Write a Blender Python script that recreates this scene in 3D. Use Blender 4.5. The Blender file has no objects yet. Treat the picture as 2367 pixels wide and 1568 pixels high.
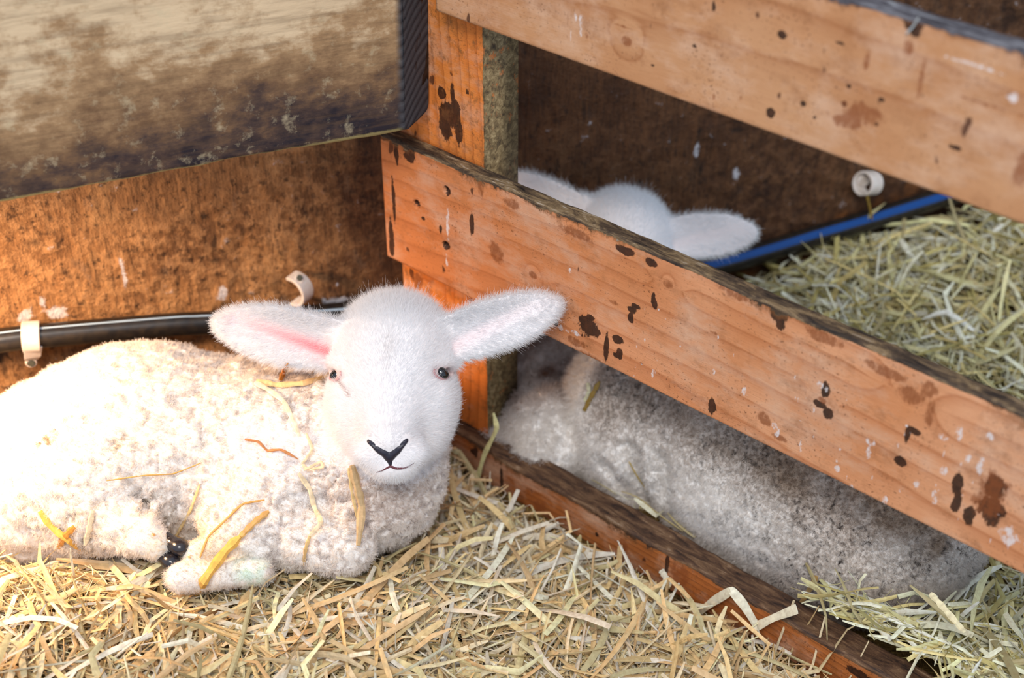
import bpy, math, random
import numpy as np
from mathutils import Matrix, Vector

random.seed(7)
RNG = np.random.default_rng(11)
scene = bpy.context.scene
col = scene.collection

# ------------------------------------------------------------------ camera
F_PX, TH, CAM_H = 3310.0, math.radians(36.3), 0.95
W_PX, H_PX = 2367.0, 1568.0
CAM = np.array([0.0, 0.0, CAM_H])
RX = np.array([1.0, 0.0, 0.0])
UP = np.array([0.0, math.sin(TH), math.cos(TH)])
FW = np.array([0.0, math.cos(TH), -math.sin(TH)])
cam_data = bpy.data.cameras.new('camera')
cam = bpy.data.objects.new('camera', cam_data)
col.objects.link(cam)
cam.location = CAM
cam.rotation_euler = (math.pi / 2 - TH, 0, 0)
cam_data.sensor_width = 36.0
cam_data.lens = 36.0 * F_PX / W_PX
cam_data.clip_start = 0.02
cam_data.dof.use_dof = True
cam_data.dof.focus_distance = 1.19
cam_data.dof.aperture_fstop = 3.8
scene.camera = cam

# ------------------------------------------------------------------ exposure, sky, lights
scene.view_settings.view_transform = 'Standard'
scene.view_settings.look = 'None'
scene.view_settings.gamma = 1.0
scene.view_settings.exposure = 0.0
scene.view_settings.use_curve_mapping = False

world = bpy.data.worlds.new('barn_daylight')
scene.world = world
world.use_nodes = True
bg = world.node_tree.nodes['Background']
bg.inputs[0].default_value = (0.66, 0.80, 1.0, 1)
bg.inputs[1].default_value = 0.98


def look_at(o, target):
    d = Vector(target) - o.location
    o.rotation_euler = d.to_track_quat('-Z', 'Y').to_euler()


def area_light(name, loc, target, size, power, color):
    l = bpy.data.lights.new(name, 'AREA')
    l.shape = 'RECTANGLE'
    l.size, l.size_y = size
    l.energy = power
    l.color = color
    o = bpy.data.objects.new(name, l)
    col.objects.link(o)
    o.location = loc
    look_at(o, target)
    return o


area_light('barn_door_daylight', (-0.25, -0.75, 2.6), (0.1, 0.95, 0.1), (1.2, 0.8), 60, (1.0, 0.97, 0.93))

lamp = bpy.data.lights.new('heat_lamp', 'SPOT')
lamp.energy = 18
lamp.color = (1.0, 0.62, 0.33)
lamp.spot_size = math.radians(108)
lamp.spot_blend = 1.0
lamp.shadow_soft_size = 0.05
lo = bpy.data.objects.new('heat_lamp', lamp)
col.objects.link(lo)
lo.location = (-0.56, 0.905, 0.36)
look_at(lo, (-0.36, 1.02, 0.05))


# ------------------------------------------------------------------ geometry of the place
def ray(px, py):
    return FW + RX * (px - W_PX / 2) / F_PX - UP * (py - H_PX / 2) / F_PX


def P(px, py, D):
    return CAM + ray(px, py) * D


def hit(px, py, p0, n):
    r = ray(px, py)
    t = np.dot(np.array(p0) - CAM, n) / np.dot(r, n)
    return CAM + r * t


A_DIR = np.array([0.758, -0.652, 0.0]); A_DIR /= np.linalg.norm(A_DIR)   # along the fence, towards the right
N_OUT = np.array([-A_DIR[1] * -1, -A_DIR[0], 0.0])
N_OUT = np.array([A_DIR[1], -A_DIR[0], 0.0])                               # out of the fence, towards the near pen
F_ORG = np.array([-0.1244, 1.15, 0.0])
W_DIR = np.array([0.95, 0.3116, 0.0]); W_DIR /= np.linalg.norm(W_DIR)
W_OUT = np.array([W_DIR[1], -W_DIR[0], 0.0])
W_ORG = np.array([-0.30, 1.17, 0.0])


def on_fence(px, py, off=0.0):
    p = hit(px, py, F_ORG + N_OUT * off, N_OUT)
    return p


def on_wall(px, py, off=0.0):
    return hit(px, py, W_ORG + W_OUT * off, W_OUT)


def fence_uz(px, py, off=0.0):
    p = on_fence(px, py, off)
    return float(np.dot(p - F_ORG, A_DIR)), float(p[2])


# ------------------------------------------------------------------ small numeric helpers
def _hash(ix, iy, iz, seed):
    h = (ix.astype(np.int64) * 374761393 + iy.astype(np.int64) * 668265263 + iz.astype(np.int64) * 2147483647 + seed * 1274126177)
    h = (h ^ (h >> 13)) * 1274126177
    h = (h ^ (h >> 16)) & 0xFFFFFF
    return (h / float(0xFFFFFF)).astype(np.float32)


def vnoise(p, scale, seed=0):
    """value noise in 0..1; p is (...,3)"""
    q = np.asarray(p, dtype=np.float32) * scale
    i = np.floor(q).astype(np.int64)
    f = (q - i).astype(np.float32)
    f = f * f * (3 - 2 * f)
    out = 0
    for dx in (0, 1):
        wx = f[..., 0] if dx else 1 - f[..., 0]
        for dy in (0, 1):
            wy = f[..., 1] if dy else 1 - f[..., 1]
            for dz in (0, 1):
                wz = f[..., 2] if dz else 1 - f[..., 2]
                out = out + wx * wy * wz * _hash(i[..., 0] + dx, i[..., 1] + dy, i[..., 2] + dz, seed)
    return out


def fbm(p, scale, oct=3, seed=0):
    a, s, t = 1.0, 0.0, 0.0
    for k in range(oct):
        s = s + a * vnoise(p, scale * 2 ** k, seed + k * 17)
        t += a
        a *= 0.5
    return s / t


def norm(v):
    return v / np.maximum(np.linalg.norm(v, axis=-1, keepdims=True), 1e-9)


def mesh_from(name, verts, faces, smooth=True):
    """faces: (n,4) or (n,3) array, or list"""
    me = bpy.data.meshes.new(name)
    verts = np.asarray(verts, dtype=np.float32)
    if isinstance(faces, np.ndarray):
        n, k = faces.shape
        me.vertices.add(len(verts)); me.vertices.foreach_set('co', verts.ravel())
        me.loops.add(n * k); me.loops.foreach_set('vertex_index', faces.astype(np.int32).ravel())
        me.polygons.add(n)
        me.polygons.foreach_set('loop_start', np.arange(0, n * k, k, dtype=np.int32))
        me.polygons.foreach_set('loop_total', np.full(n, k, dtype=np.int32))
        me.update(calc_edges=True)
    else:
        me.from_pydata(verts.tolist(), [], faces)
        me.update()
    me.polygons.foreach_set('use_smooth', np.full(len(me.polygons), smooth))
    me.validate()
    return me


def link(name, me, mat=None, parent=None):
    o = bpy.data.objects.new(name, me)
    col.objects.link(o)
    if mat is not None:
        me.materials.append(mat)
    if parent is not None:
        o.parent = parent
    return o


def tag(o, label=None, cat=None, group=None, kind=None):
    if label: o['label'] = label
    if cat: o['category'] = cat
    if group: o['group'] = group
    if kind: o['kind'] = kind
    return o


def empty(name, loc=(0, 0, 0)):
    o = bpy.data.objects.new(name, None)
    o.empty_display_size = 0.02
    col.objects.link(o)
    o.location = loc
    return o


def set_attr(me, name, arr, domain='POINT'):
    arr = np.asarray(arr, dtype=np.float32)
    if arr.ndim == 1:
        a = me.attributes.new(name, 'FLOAT', domain)
        a.data.foreach_set('value', arr)
    else:
        a = me.attributes.new(name, 'FLOAT_COLOR', domain)
        if arr.shape[1] == 3:
            arr = np.concatenate([arr, np.ones((len(arr), 1), np.float32)], 1)
        a.data.foreach_set('color', np.ascontiguousarray(arr).ravel())


def srgb(r, g, b):
    f = lambda c: (c / 255 / 12.92) if c / 255 <= 0.04045 else ((c / 255 + 0.055) / 1.055) ** 2.4
    return (f(r), f(g), f(b), 1.0)


# ------------------------------------------------------------------ node helpers
class NT:
    def __init__(self, name):
        self.m = bpy.data.materials.new(name)
        self.m.use_nodes = True
        self.t = self.m.node_tree
        self.b = self.t.nodes['Principled BSDF']

    def n(self, kind, **kw):
        nd = self.t.nodes.new(kind)
        for k, v in kw.items():
            if k.startswith('i_'):
                nd.inputs[k[2:].replace('_', ' ')].default_value = v
            else:
                setattr(nd, k, v)
        return nd

    def l(self, a, b):
        self.t.links.new(a, b)

    def attr(self, name):
        return self.n('ShaderNodeAttribute', attribute_name=name)

    def coords(self, scale=(1, 1, 1)):
        tc = self.n('ShaderNodeTexCoord')
        mp = self.n('ShaderNodeMapping')
        mp.inputs['Scale'].default_value = scale
        self.l(tc.outputs['Object'], mp.inputs['Vector'])
        return mp.outputs['Vector']

    def noise(self, vec, scale, detail=4, rough=0.55, dist=0.0):
        nd = self.n('ShaderNodeTexNoise')
        nd.inputs['Scale'].default_value = scale
        nd.inputs['Detail'].default_value = detail
        nd.inputs['Roughness'].default_value = rough
        nd.inputs['Distortion'].default_value = dist
        self.l(vec, nd.inputs['Vector'])
        return nd.outputs['Fac']

    def ramp(self, fac, stops, interp='LINEAR'):
        nd = self.n('ShaderNodeValToRGB')
        cr = nd.color_ramp
        cr.interpolation = interp
        while len(cr.elements) < len(stops):
            cr.elements.new(0.5)
        for e, (p, c) in zip(cr.elements, stops):
            e.position = p
            e.color = c if len(c) == 4 else (*c, 1)
        self.l(fac, nd.inputs['Fac'])
        return nd.outputs['Color']

    def math(self, op, a, b=None, clamp=False):
        nd = self.n('ShaderNodeMath', operation=op)
        nd.use_clamp = clamp
        for i, v in enumerate((a, b)):
            if v is None: continue
            if isinstance(v, (int, float)): nd.inputs[i].default_value = v
            else: self.l(v, nd.inputs[i])
        return nd.outputs[0]

    def mix(self, fac, a, b, mode='MIX'):
        nd = self.n('ShaderNodeMix', data_type='RGBA', blend_type=mode)
        for i, v in ((0, fac), (6, a), (7, b)):
            if isinstance(v, (int, float)): nd.inputs[i].default_value = v
            elif isinstance(v, tuple): nd.inputs[i].default_value = v
            else: self.l(v, nd.inputs[i])
        return nd.outputs[2]

    def bump(self, h, strength=0.4, dist=0.002):
        nd = self.n('ShaderNodeBump')
        nd.inputs['Strength'].default_value = strength
        nd.inputs['Distance'].default_value = dist
        self.l(h, nd.inputs['Height'])
        self.l(nd.outputs['Normal'], self.b.inputs['Normal'])

    def base(self, c, rough=0.7, spec=0.3):
        if isinstance(c, tuple): self.b.inputs['Base Color'].default_value = c
        else: self.l(c, self.b.inputs['Base Color'])
        if isinstance(rough, (int, float)): self.b.inputs['Roughness'].default_value = rough
        else: self.l(rough, self.b.inputs['Roughness'])
        self.b.inputs['Specular IOR Level'].default_value = spec
        return self.m


BW0, BW1 = (0, 0, 0, 1), (1, 1, 1, 1)


# ------------------------------------------------------------------ materials
def wood_material(name, pale, mid, line, grime_tones, spot=1.0, film_c=srgb(216, 178, 150), ruddy=None):
    """pine board; the mesh carries: grain (ring phase), dark (stain), grime (worn dirty edge), white (splashes)"""
    t = NT(name)
    v = t.coords()
    vs = t.coords((6, 60, 60))
    g = t.attr('grain').outputs['Fac']
    wob = t.noise(vs, 3.0, 3)
    ph = t.math('ADD', g, t.math('MULTIPLY', wob, 0.28))
    fr = t.math('FRACT', ph)
    rings = t.ramp(fr, [(0.0, BW0), (0.5, (0.12,) * 3 + (1,)), (0.80, (0.5,) * 3 + (1,)), (0.90, BW1), (0.96, (0.3,) * 3 + (1,)), (1.0, BW0)])
    patch = t.noise(v, 9.0, 3)
    c = t.mix(t.ramp(patch, [(0.38, BW0), (0.66, BW1)]), pale, mid)
    if ruddy is not None:   # more orange towards the left end of the board
        sx = t.n('ShaderNodeSeparateXYZ'); t.l(v, sx.inputs[0])
        mr = t.n('ShaderNodeMapRange'); t.l(sx.outputs['X'], mr.inputs[0])
        mr.inputs[1].default_value = 0.42; mr.inputs[2].default_value = 0.05; mr.inputs[4].default_value = 0.75
        c = t.mix(mr.outputs[0], c, ruddy)
    c = t.mix(t.math('MULTIPLY', rings, 0.62), c, line)
    fib = t.noise(t.coords((14, 300, 300)), 4.0, 3)
    c = t.mix(t.ramp(fib, [(0.35, (0.16,) * 3 + (1,)), (0.6, BW0)]), c, line)
    film = t.noise(t.coords((0.7, 1, 1.2)), 17.0, 5, 0.7)
    c = t.mix(t.ramp(film, [(0.47, BW0), (0.66, (0.6,) * 3 + (1,))]), c, film_c)
    dirt = t.noise(t.coords((0.8, 1, 1.0)), 34.0, 6, 0.75)
    c = t.mix(t.ramp(dirt, [(0.52, BW0), (0.68, (0.5,) * 3 + (1,))]), c, srgb(136, 84, 48))
    # fine dark specks
    sp = t.noise(t.coords((0.8, 1, 1.0)), 430.0, 3, 0.6)
    spm = t.noise(v, 24.0, 3)
    sm = t.math('MULTIPLY', t.ramp(sp, [(0.60, BW0), (0.66, BW1)]), t.ramp(spm, [(0.40, BW0), (0.60, BW1)]))
    c = t.mix(t.math('MULTIPLY', sm, 0.75 * spot), c, srgb(92, 50, 28))
    sp2 = t.noise(t.coords((1, 1, 0.55)), 70.0, 2, 0.5)
    c = t.mix(t.ramp(sp2, [(0.70, BW0), (0.73, (0.85,) * 3 + (1,))]), c, srgb(70, 34, 20))
    # broad stains from the mesh, edges broken up by noise
    nz = t.noise(t.coords((1.3, 1, 0.6)), 170.0, 6, 0.75)
    d = t.math('ADD', t.attr('dark').outputs['Fac'], t.math('MULTIPLY', t.math('SUBTRACT', nz, 0.5), 2.2))
    c = t.mix(t.ramp(d, [(0.42, BW0), (0.60, (0.93,) * 3 + (1,))]), c, t.mix(t.ramp(nz, [(0.4, BW0), (0.65, BW1)]), srgb(10, 7, 7), srgb(64, 32, 18)))
    b = t.math('ADD', t.attr('brown').outputs['Fac'], t.math('MULTIPLY', t.math('SUBTRACT', nz, 0.5), 2.2))
    c = t.mix(t.ramp(b, [(0.45, BW0), (0.9, (0.75,) * 3 + (1,))]), c, srgb(134, 72, 36))
    w = t.math('ADD', t.attr('white').outputs['Fac'], t.math('MULTIPLY', t.math('SUBTRACT', nz, 0.5), 2.6))
    c = t.mix(t.ramp(w, [(0.70, BW0), (1.15, (0.8,) * 3 + (1,))]), c, srgb(226, 216, 212))
    # grime on the top edge
    gn = t.noise(t.coords((1.2, 1, 0.8)), 95.0, 6, 0.75)
    gr = t.math('ADD', t.attr('grime').outputs['Fac'], t.math('MULTIPLY', t.math('SUBTRACT', gn, 0.5), 3.0))
    gn2 = t.noise(t.coords((0.35, 1.6, 1.6)), 95.0, 6, 0.75, 0.6)
    gc = t.ramp(gn2, [(0.34, grime_tones[0]), (0.48, grime_tones[1]), (0.60, grime_tones[2]), (0.72, grime_tones[3])])
    c = t.mix(t.ramp(gr, [(0.05, BW0), (0.55, (0.8,) * 3 + (1,))]), c, srgb(126, 78, 42))
    c = t.mix(t.ramp(gr, [(0.46, BW0), (0.66, BW1)]), c, gc)
    hh = t.math('ADD', t.math('MULTIPLY', gn2, 0.8), t.math('MULTIPLY', fib, 0.4))
    t.bump(hh, 0.35, 0.0015)
    return t.base(c, 0.62, 0.25)


GR = [srgb(26, 20, 18), srgb(74, 58, 44), srgb(128, 104, 74), srgb(176, 164, 150)]
M_RAIL = wood_material('pine_rail', srgb(226, 164, 122), srgb(210, 138, 90), srgb(168, 94, 50), GR, ruddy=srgb(206, 118, 58))
M_TOPRAIL = wood_material('pine_top_rail', srgb(198, 146, 104), srgb(184, 126, 82), srgb(152, 92, 52), [srgb(30, 26, 30), srgb(70, 66, 70), srgb(112, 110, 114), srgb(150, 152, 152)])
M_SILL = wood_material('pine_sill', srgb(186, 112, 58), srgb(160, 88, 40), srgb(92, 46, 22), [srgb(34, 24, 20), srgb(78, 54, 38), srgb(110, 82, 58), srgb(156, 134, 112)])
M_POST = wood_material('pine_post', srgb(234, 140, 66), srgb(214, 116, 48), srgb(160, 76, 26), [srgb(58, 44, 28), srgb(104, 84, 54), srgb(140, 118, 82), srgb(168, 148, 112)], 0.6)


def plank_material():
    t = NT('weathered_plank')
    v = t.coords()
    big = t.noise(t.coords((1, 1, 1.4)), 9.0, 5, 0.7)
    fine = t.noise(t.coords((1, 1, 1.5)), 46.0, 6, 0.7)
    st = t.noise(t.coords((1.6, 1, 16)), 9.0, 4, 0.6)
    sep = t.n('ShaderNodeSeparateXYZ'); t.l(v, sep.inputs[0])
    z = sep.outputs['Z']
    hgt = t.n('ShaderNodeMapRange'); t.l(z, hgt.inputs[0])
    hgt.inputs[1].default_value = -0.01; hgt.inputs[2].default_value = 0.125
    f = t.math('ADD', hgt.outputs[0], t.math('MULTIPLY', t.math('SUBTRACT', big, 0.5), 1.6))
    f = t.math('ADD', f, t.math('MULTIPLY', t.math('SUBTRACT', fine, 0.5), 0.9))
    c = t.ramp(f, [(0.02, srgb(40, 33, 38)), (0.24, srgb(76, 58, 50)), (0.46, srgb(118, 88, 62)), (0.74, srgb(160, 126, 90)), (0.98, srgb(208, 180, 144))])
    c = t.mix(t.ramp(st, [(0.38, (0.35,) * 3 + (1,)), (0.52, BW0)]), c, srgb(96, 72, 50))
    sp = t.noise(v, 55.0, 5, 0.7)
    c = t.mix(t.ramp(sp, [(0.56, BW0), (0.72, (0.6,) * 3 + (1,))]), c, srgb(190, 172, 138))
    # pale lower edge
    e = t.math('ADD', t.attr('edge').outputs['Fac'], t.math('MULTIPLY', t.math('SUBTRACT', fine, 0.5), 0.5))
    c = t.mix(t.ramp(e, [(0.4, BW0), (0.6, (0.9,) * 3 + (1,))]), c, srgb(158, 142, 92))
    # sawn end with growth rings
    er = t.attr('rings').outputs['Fac']
    rr = t.math('FRACT', t.math('ADD', er, t.math('MULTIPLY', t.noise(v, 30.0, 3), 0.5)))
    ec = t.ramp(rr, [(0.0, srgb(34, 36, 42)), (0.5, srgb(88, 88, 90)), (0.8, srgb(66, 64, 66)), (0.9, srgb(22, 20, 24)), (1.0, srgb(34, 36, 42))])
    ec = t.mix(t.math('MULTIPLY', t.noise(v, 160.0, 4), 0.9), ec, srgb(62, 58, 60))
    c = t.mix(t.attr('end').outputs['Fac'], c, ec)
    t.bump(t.math('ADD', fine, st), 0.4, 0.002)
    return t.base(c, 0.75, 0.2)


M_PLANK = plank_material()


def wall_material():
    t = NT('stained_boarding')
    v = t.coords()
    strk = t.noise(t.coords((7, 7, 0.8)), 22.0, 5, 0.7)
    fib = t.noise(t.coords((5, 5, 0.5)), 90.0, 3, 0.6)
    blot = t.noise(t.coords((1, 1, 0.8)), 9.0, 5, 0.65)
    c = t.ramp(blot, [(0.30, srgb(104, 70, 46)), (0.44, srgb(150, 106, 66)), (0.56, srgb(180, 130, 82)), (0.72, srgb(206, 164, 114))])
    c = t.mix(t.math('MULTIPLY', t.ramp(strk, [(0.35, BW1), (0.6, BW0)]), 0.5), c, srgb(60, 38, 28))
    c = t.mix(t.math('MULTIPLY', t.ramp(fib, [(0.35, BW1), (0.5, BW0)]), 0.45), c, srgb(60, 38, 26))
    # dried mud, sticking out and lighter
    mud = t.noise(v, 62.0, 6, 0.72)
    mm = t.noise(v, 5.0, 3)
    mk = t.math('MULTIPLY', t.ramp(mud, [(0.46, BW0), (0.56, BW1)]), t.ramp(mm, [(0.36, BW0), (0.52, BW1)]))
    c = t.mix(t.math('MULTIPLY', mk, 0.7), c, srgb(196, 148, 100))
    pale = t.noise(t.coords((1, 1, 0.6)), 38.0, 4, 0.6)
    c = t.mix(t.ramp(pale, [(0.60, BW0), (0.72, (0.55,) * 3 + (1,))]), c, srgb(130, 112, 96))
    blk = t.noise(t.coords((1, 1, 0.45)), 27.0, 3, 0.6)
    c = t.mix(t.ramp(blk, [(0.64, BW0), (0.70, (0.85,) * 3 + (1,))]), c, srgb(26, 18, 17))
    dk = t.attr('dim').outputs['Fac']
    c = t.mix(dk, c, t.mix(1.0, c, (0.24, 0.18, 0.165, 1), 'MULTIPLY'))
    c = t.mix(t.ramp(t.noise(t.coords((1, 1, 0.8)), 120.0, 4, 0.7), [(0.56, BW0), (0.64, (0.7,) * 3 + (1,))]), c, srgb(44, 28, 20))
    c = t.mix(t.attr('ochre').outputs['Fac'], c, srgb(176, 106, 46))
    c = t.mix(t.attr('pit').outputs['Fac'], c, srgb(14, 10, 10))
    w = t.math('ADD', t.attr('white').outputs['Fac'], t.math('MULTIPLY', t.math('SUBTRACT', mud, 0.5), 2.6))
    c = t.mix(t.ramp(w, [(0.35, BW0), (0.6, (0.85,) * 3 + (1,))]), c, srgb(214, 214, 222))
    t.bump(t.math('ADD', t.math('MULTIPLY', mud, 1.3), t.math('MULTIPLY', strk, 0.5)), 1.0, 0.007)
    return t.base(c, 0.72, 0.3)


M_WALL = wall_material()


def floor_material():
    t = NT('trodden_straw_ground')
    a = t.noise(t.coords((1, 5, 1)), 60.0, 5, 0.7, 1.5)
    b = t.noise(t.coords((5, 1, 1)), 70.0, 5, 0.7, 1.5)
    c = t.ramp(t.math('MAXIMUM', a, b), [(0.42, srgb(46, 32, 16)), (0.58, srgb(120, 92, 48)), (0.72, srgb(190, 164, 104))])
    t.bump(a, 0.6, 0.004)
    return t.base(c, 0.85, 0.15)


M_FLOOR = floor_material()


def straw_material(name='straw'):
    t = NT(name)
    c = t.attr('scol').outputs['Color']
    n1 = t.noise(t.coords(), 220.0, 3, 0.6)
    c = t.mix(t.ramp(n1, [(0.35, (0.30,) * 3 + (1,)), (0.6, BW0)]), c, srgb(150, 112, 60))
    m = t.base(c, 0.48, 0.35)
    t.b.inputs['Subsurface Weight'].default_value = 0.0
    tr = t.n('ShaderNodeBsdfTranslucent'); t.l(c, tr.inputs['Color'])
    mx = t.n('ShaderNodeMixShader'); mx.inputs[0].default_value = 0.22
    out = [n for n in t.t.nodes if n.type == 'OUTPUT_MATERIAL'][0]
    t.l(t.b.outputs[0], mx.inputs[1]); t.l(tr.outputs[0], mx.inputs[2]); t.l(mx.outputs[0], out.inputs['Surface'])
    return m


M_STRAW = straw_material()


def simple(name, c, rough, spec=0.5, **kw):
    t = NT(name)
    n1 = t.noise(t.coords(), kw.get('ns', 120.0), 3)
    cc = t.mix(t.ramp(n1, [(0.35, (kw.get('na', 0.4),) * 3 + (1,)), (0.65, BW0)]), c, kw.get('c2', tuple(x * 0.6 for x in c[:3]) + (1,)))
    t.base(cc, rough, spec)
    if 'sss' in kw:
        t.b.inputs['Subsurface Weight'].default_value = kw['sss']
        t.b.inputs['Subsurface Radius'].default_value = (0.004, 0.0025, 0.0015)
    t.bump(n1, 0.15, 0.0008)
    return t.m


M_CLIP = simple('white_plastic', srgb(222, 212, 204), 0.38, 0.5, c2=srgb(190, 170, 150), sss=0.3)
M_PIPE = simple('black_plastic', srgb(20, 20, 22), 0.34, 0.5, na=0.5, c2=srgb(52, 44, 34))
M_STRIPE = simple('blue_plastic', srgb(0, 64, 132), 0.42, 0.3, na=0.2, ns=80.0)
M_PALE = simple('glint_stripe', srgb(150, 176, 200), 0.4, 0.5, na=0.2, ns=60.0)  # lamp glint on the left stretch of the stripe, painted as a paler blue
M_NAIL = simple('dull_nail', srgb(74, 76, 68), 0.5, 0.5)
M_HOOF = simple('dark_hoof', srgb(28, 28, 36), 0.22, 0.6, c2=srgb(54, 44, 36))
M_NOSE = simple('dark_nose', srgb(26, 26, 40), 0.42, 0.45, c2=srgb(62, 52, 62), ns=400.0)
M_EYE = simple('dark_eye', srgb(8, 7, 9), 0.04, 0.8, na=0.0)
M_LIP = simple('lip_line', srgb(104, 52, 58), 0.5, 0.3)


def skin_material():
    t = NT('lamb_skin')
    return t.base(t.attr('scol').outputs['Color'], 0.8, 0.1)


M_SKIN = skin_material()


def fur_material(name):
    t = NT(name)
    c = t.attr('hcol').outputs['Color']
    m = t.base(c, 0.75, 0.12)
    tr = t.n('ShaderNodeBsdfTranslucent'); t.l(c, tr.inputs['Color'])
    mx = t.n('ShaderNodeMixShader'); mx.inputs[0].default_value = 0.45
    out = [n for n in t.t.nodes if n.type == 'OUTPUT_MATERIAL'][0]
    t.l(t.b.outputs[0], mx.inputs[1]); t.l(tr.outputs[0], mx.inputs[2]); t.l(mx.outputs[0], out.inputs['Surface'])
    return m


M_FUR = fur_material('lamb_wool')


# ------------------------------------------------------------------ setting: floor and wall
def build_floor():
    n = 160
    xs = np.linspace(-1.3, 1.5, n); ys = np.linspace(0.2, 2.1, n)
    X, Y = np.meshgrid(xs, ys, indexing='ij')
    p = np.stack([X, Y, np.zeros_like(X)], -1)
    p[..., 2] = -0.012 + 0.012 * (fbm(p, 14, 3) - 0.5)
    idx = np.arange(n * n).reshape(n, n)
    f = np.stack([idx[:-1, :-1], idx[1:, :-1], idx[1:, 1:], idx[:-1, 1:]], -1).reshape(-1, 4)
    o = link('floor', mesh_from('floor', p.reshape(-1, 3), f), M_FLOOR)
    tag(o, kind='structure')


build_floor()


def build_wall():
    nu, nz = 900, 420
    us = np.linspace(-0.9, 1.5, nu); zs = np.linspace(-0.03, 1.05, nz)
    U, Z = np.meshgrid(us, zs, indexing='ij')
    loc = np.stack([U, np.zeros_like(U), Z], -1)
    mudm = np.clip(fbm(loc, 7, 3, 15) * 3.2 - 1.1, 0, 1)
    loc[..., 1] = (fbm(loc, 26, 3, 5) - 0.5) * -0.005 - mudm * (np.clip(fbm(loc, 55, 4, 25) * 2.4 - 0.9, 0, 1)) * 0.0035 - mudm * (vnoise(loc, 190, 4) - 0.5) * 0.0012
    v = loc.reshape(-1, 3)
    idx = np.arange(nu * nz).reshape(nu, nz)
    f = np.stack([idx[:-1, :-1], idx[1:, :-1], idx[1:, 1:], idx[:-1, 1:]], -1).reshape(-1, 4)
    nv = len(v)
    # back skin so that it has a real thickness
    bx = [(-0.9, 0.018, -0.03), (1.5, 0.018, -0.03), (1.5, 0.018, 1.05), (-0.9, 0.018, 1.05)]
    v = np.concatenate([v, np.array(bx)])
    ff = f.tolist() + [[nv + 3, nv + 2, nv + 1, nv]]
    ff += [[int(idx[0, -1]), int(idx[-1, -1]), nv + 2, nv + 3], [int(idx[0, 0]), int(idx[0, -1]), nv + 3, nv], [int(idx[-1, -1]), int(idx[-1, 0]), nv + 1, nv + 2]]
    me = mesh_from('wall_back', v, ff)
    L = v
    # lamplight falloff put into the wall colour: darker right of a ragged boundary
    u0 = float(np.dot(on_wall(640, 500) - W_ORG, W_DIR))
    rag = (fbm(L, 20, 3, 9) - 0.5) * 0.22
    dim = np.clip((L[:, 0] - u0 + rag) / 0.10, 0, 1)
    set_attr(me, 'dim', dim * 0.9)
    och = np.zeros(nv + 4, np.float32)
    for (px, py, rx, ry) in [(2050, 470, 35, 30), (1950, 500, 25, 18), (2110, 440, 22, 40), (1800, 570, 50, 14), (1700, 640, 60, 14), (1880, 590, 50, 12)]:
        w = on_wall(px, py); u, z = np.dot(w - W_ORG, W_DIR), w[2]
        s = 1.6 / 3310
        och = np.maximum(och, np.clip(1.3 - np.sqrt(((L[:, 0] - u) / (rx * s)) ** 2 + ((L[:, 2] - z) / (ry * s)) ** 2), 0, 1) * 0.8)
    set_attr(me, 'ochre', och * np.clip(fbm(L, 60, 3, 3) * 2 - 0.5, 0, 1))
    wh = np.zeros(nv + 4, np.float32)
    for (px, py, rx, ry) in [(785, 692, 26, 10), (750, 694, 8, 10), (515, 672, 9, 20), (55, 730, 14, 14), (130, 722, 22, 16), (100, 702, 8, 22), (780, 655, 4, 6), (1610, 345, 8, 30), (285, 630, 5, 40), (1700, 400, 10, 20)]:
        w = on_wall(px, py); u, z = np.dot(w - W_ORG, W_DIR), w[2]
        s = 1.5 / 3310
        wh = np.maximum(wh, np.clip(1.5 - np.sqrt(((L[:, 0] - u) / (rx * s)) ** 2 + ((L[:, 2] - z) / (ry * s)) ** 2), 0, 1) * 0.7)
    pit = np.zeros(nv + 4, np.float32)
    for (px, py, rx, ry) in [(1612, 330, 5, 60), (1604, 410, 4, 40), (75, 560, 14, 14), (1700, 300, 20, 8), (470, 500, 8, 20), (495, 560, 7, 26), (500, 600, 14, 8), (740, 630, 20, 4), (1350, 250, 6, 30)]:
        w = on_wall(px, py); u, z = np.dot(w - W_ORG, W_DIR), w[2]
        s = 1.6 / 3310
        pit = np.maximum(pit, np.clip(1.6 - np.sqrt(((L[:, 0] - u) / (rx * s)) ** 2 + ((L[:, 2] - z) / (ry * s)) ** 2) - fbm(L, 150, 2, 2), 0, 1) * 0.85)
    set_attr(me, 'pit', pit)
    set_attr(me, 'white', wh)
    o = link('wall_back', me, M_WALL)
    o.location = W_ORG
    o.rotation_euler = (0, 0, math.atan2(W_DIR[1], W_DIR[0]))
    tag(o, kind='structure')


build_wall()


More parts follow.
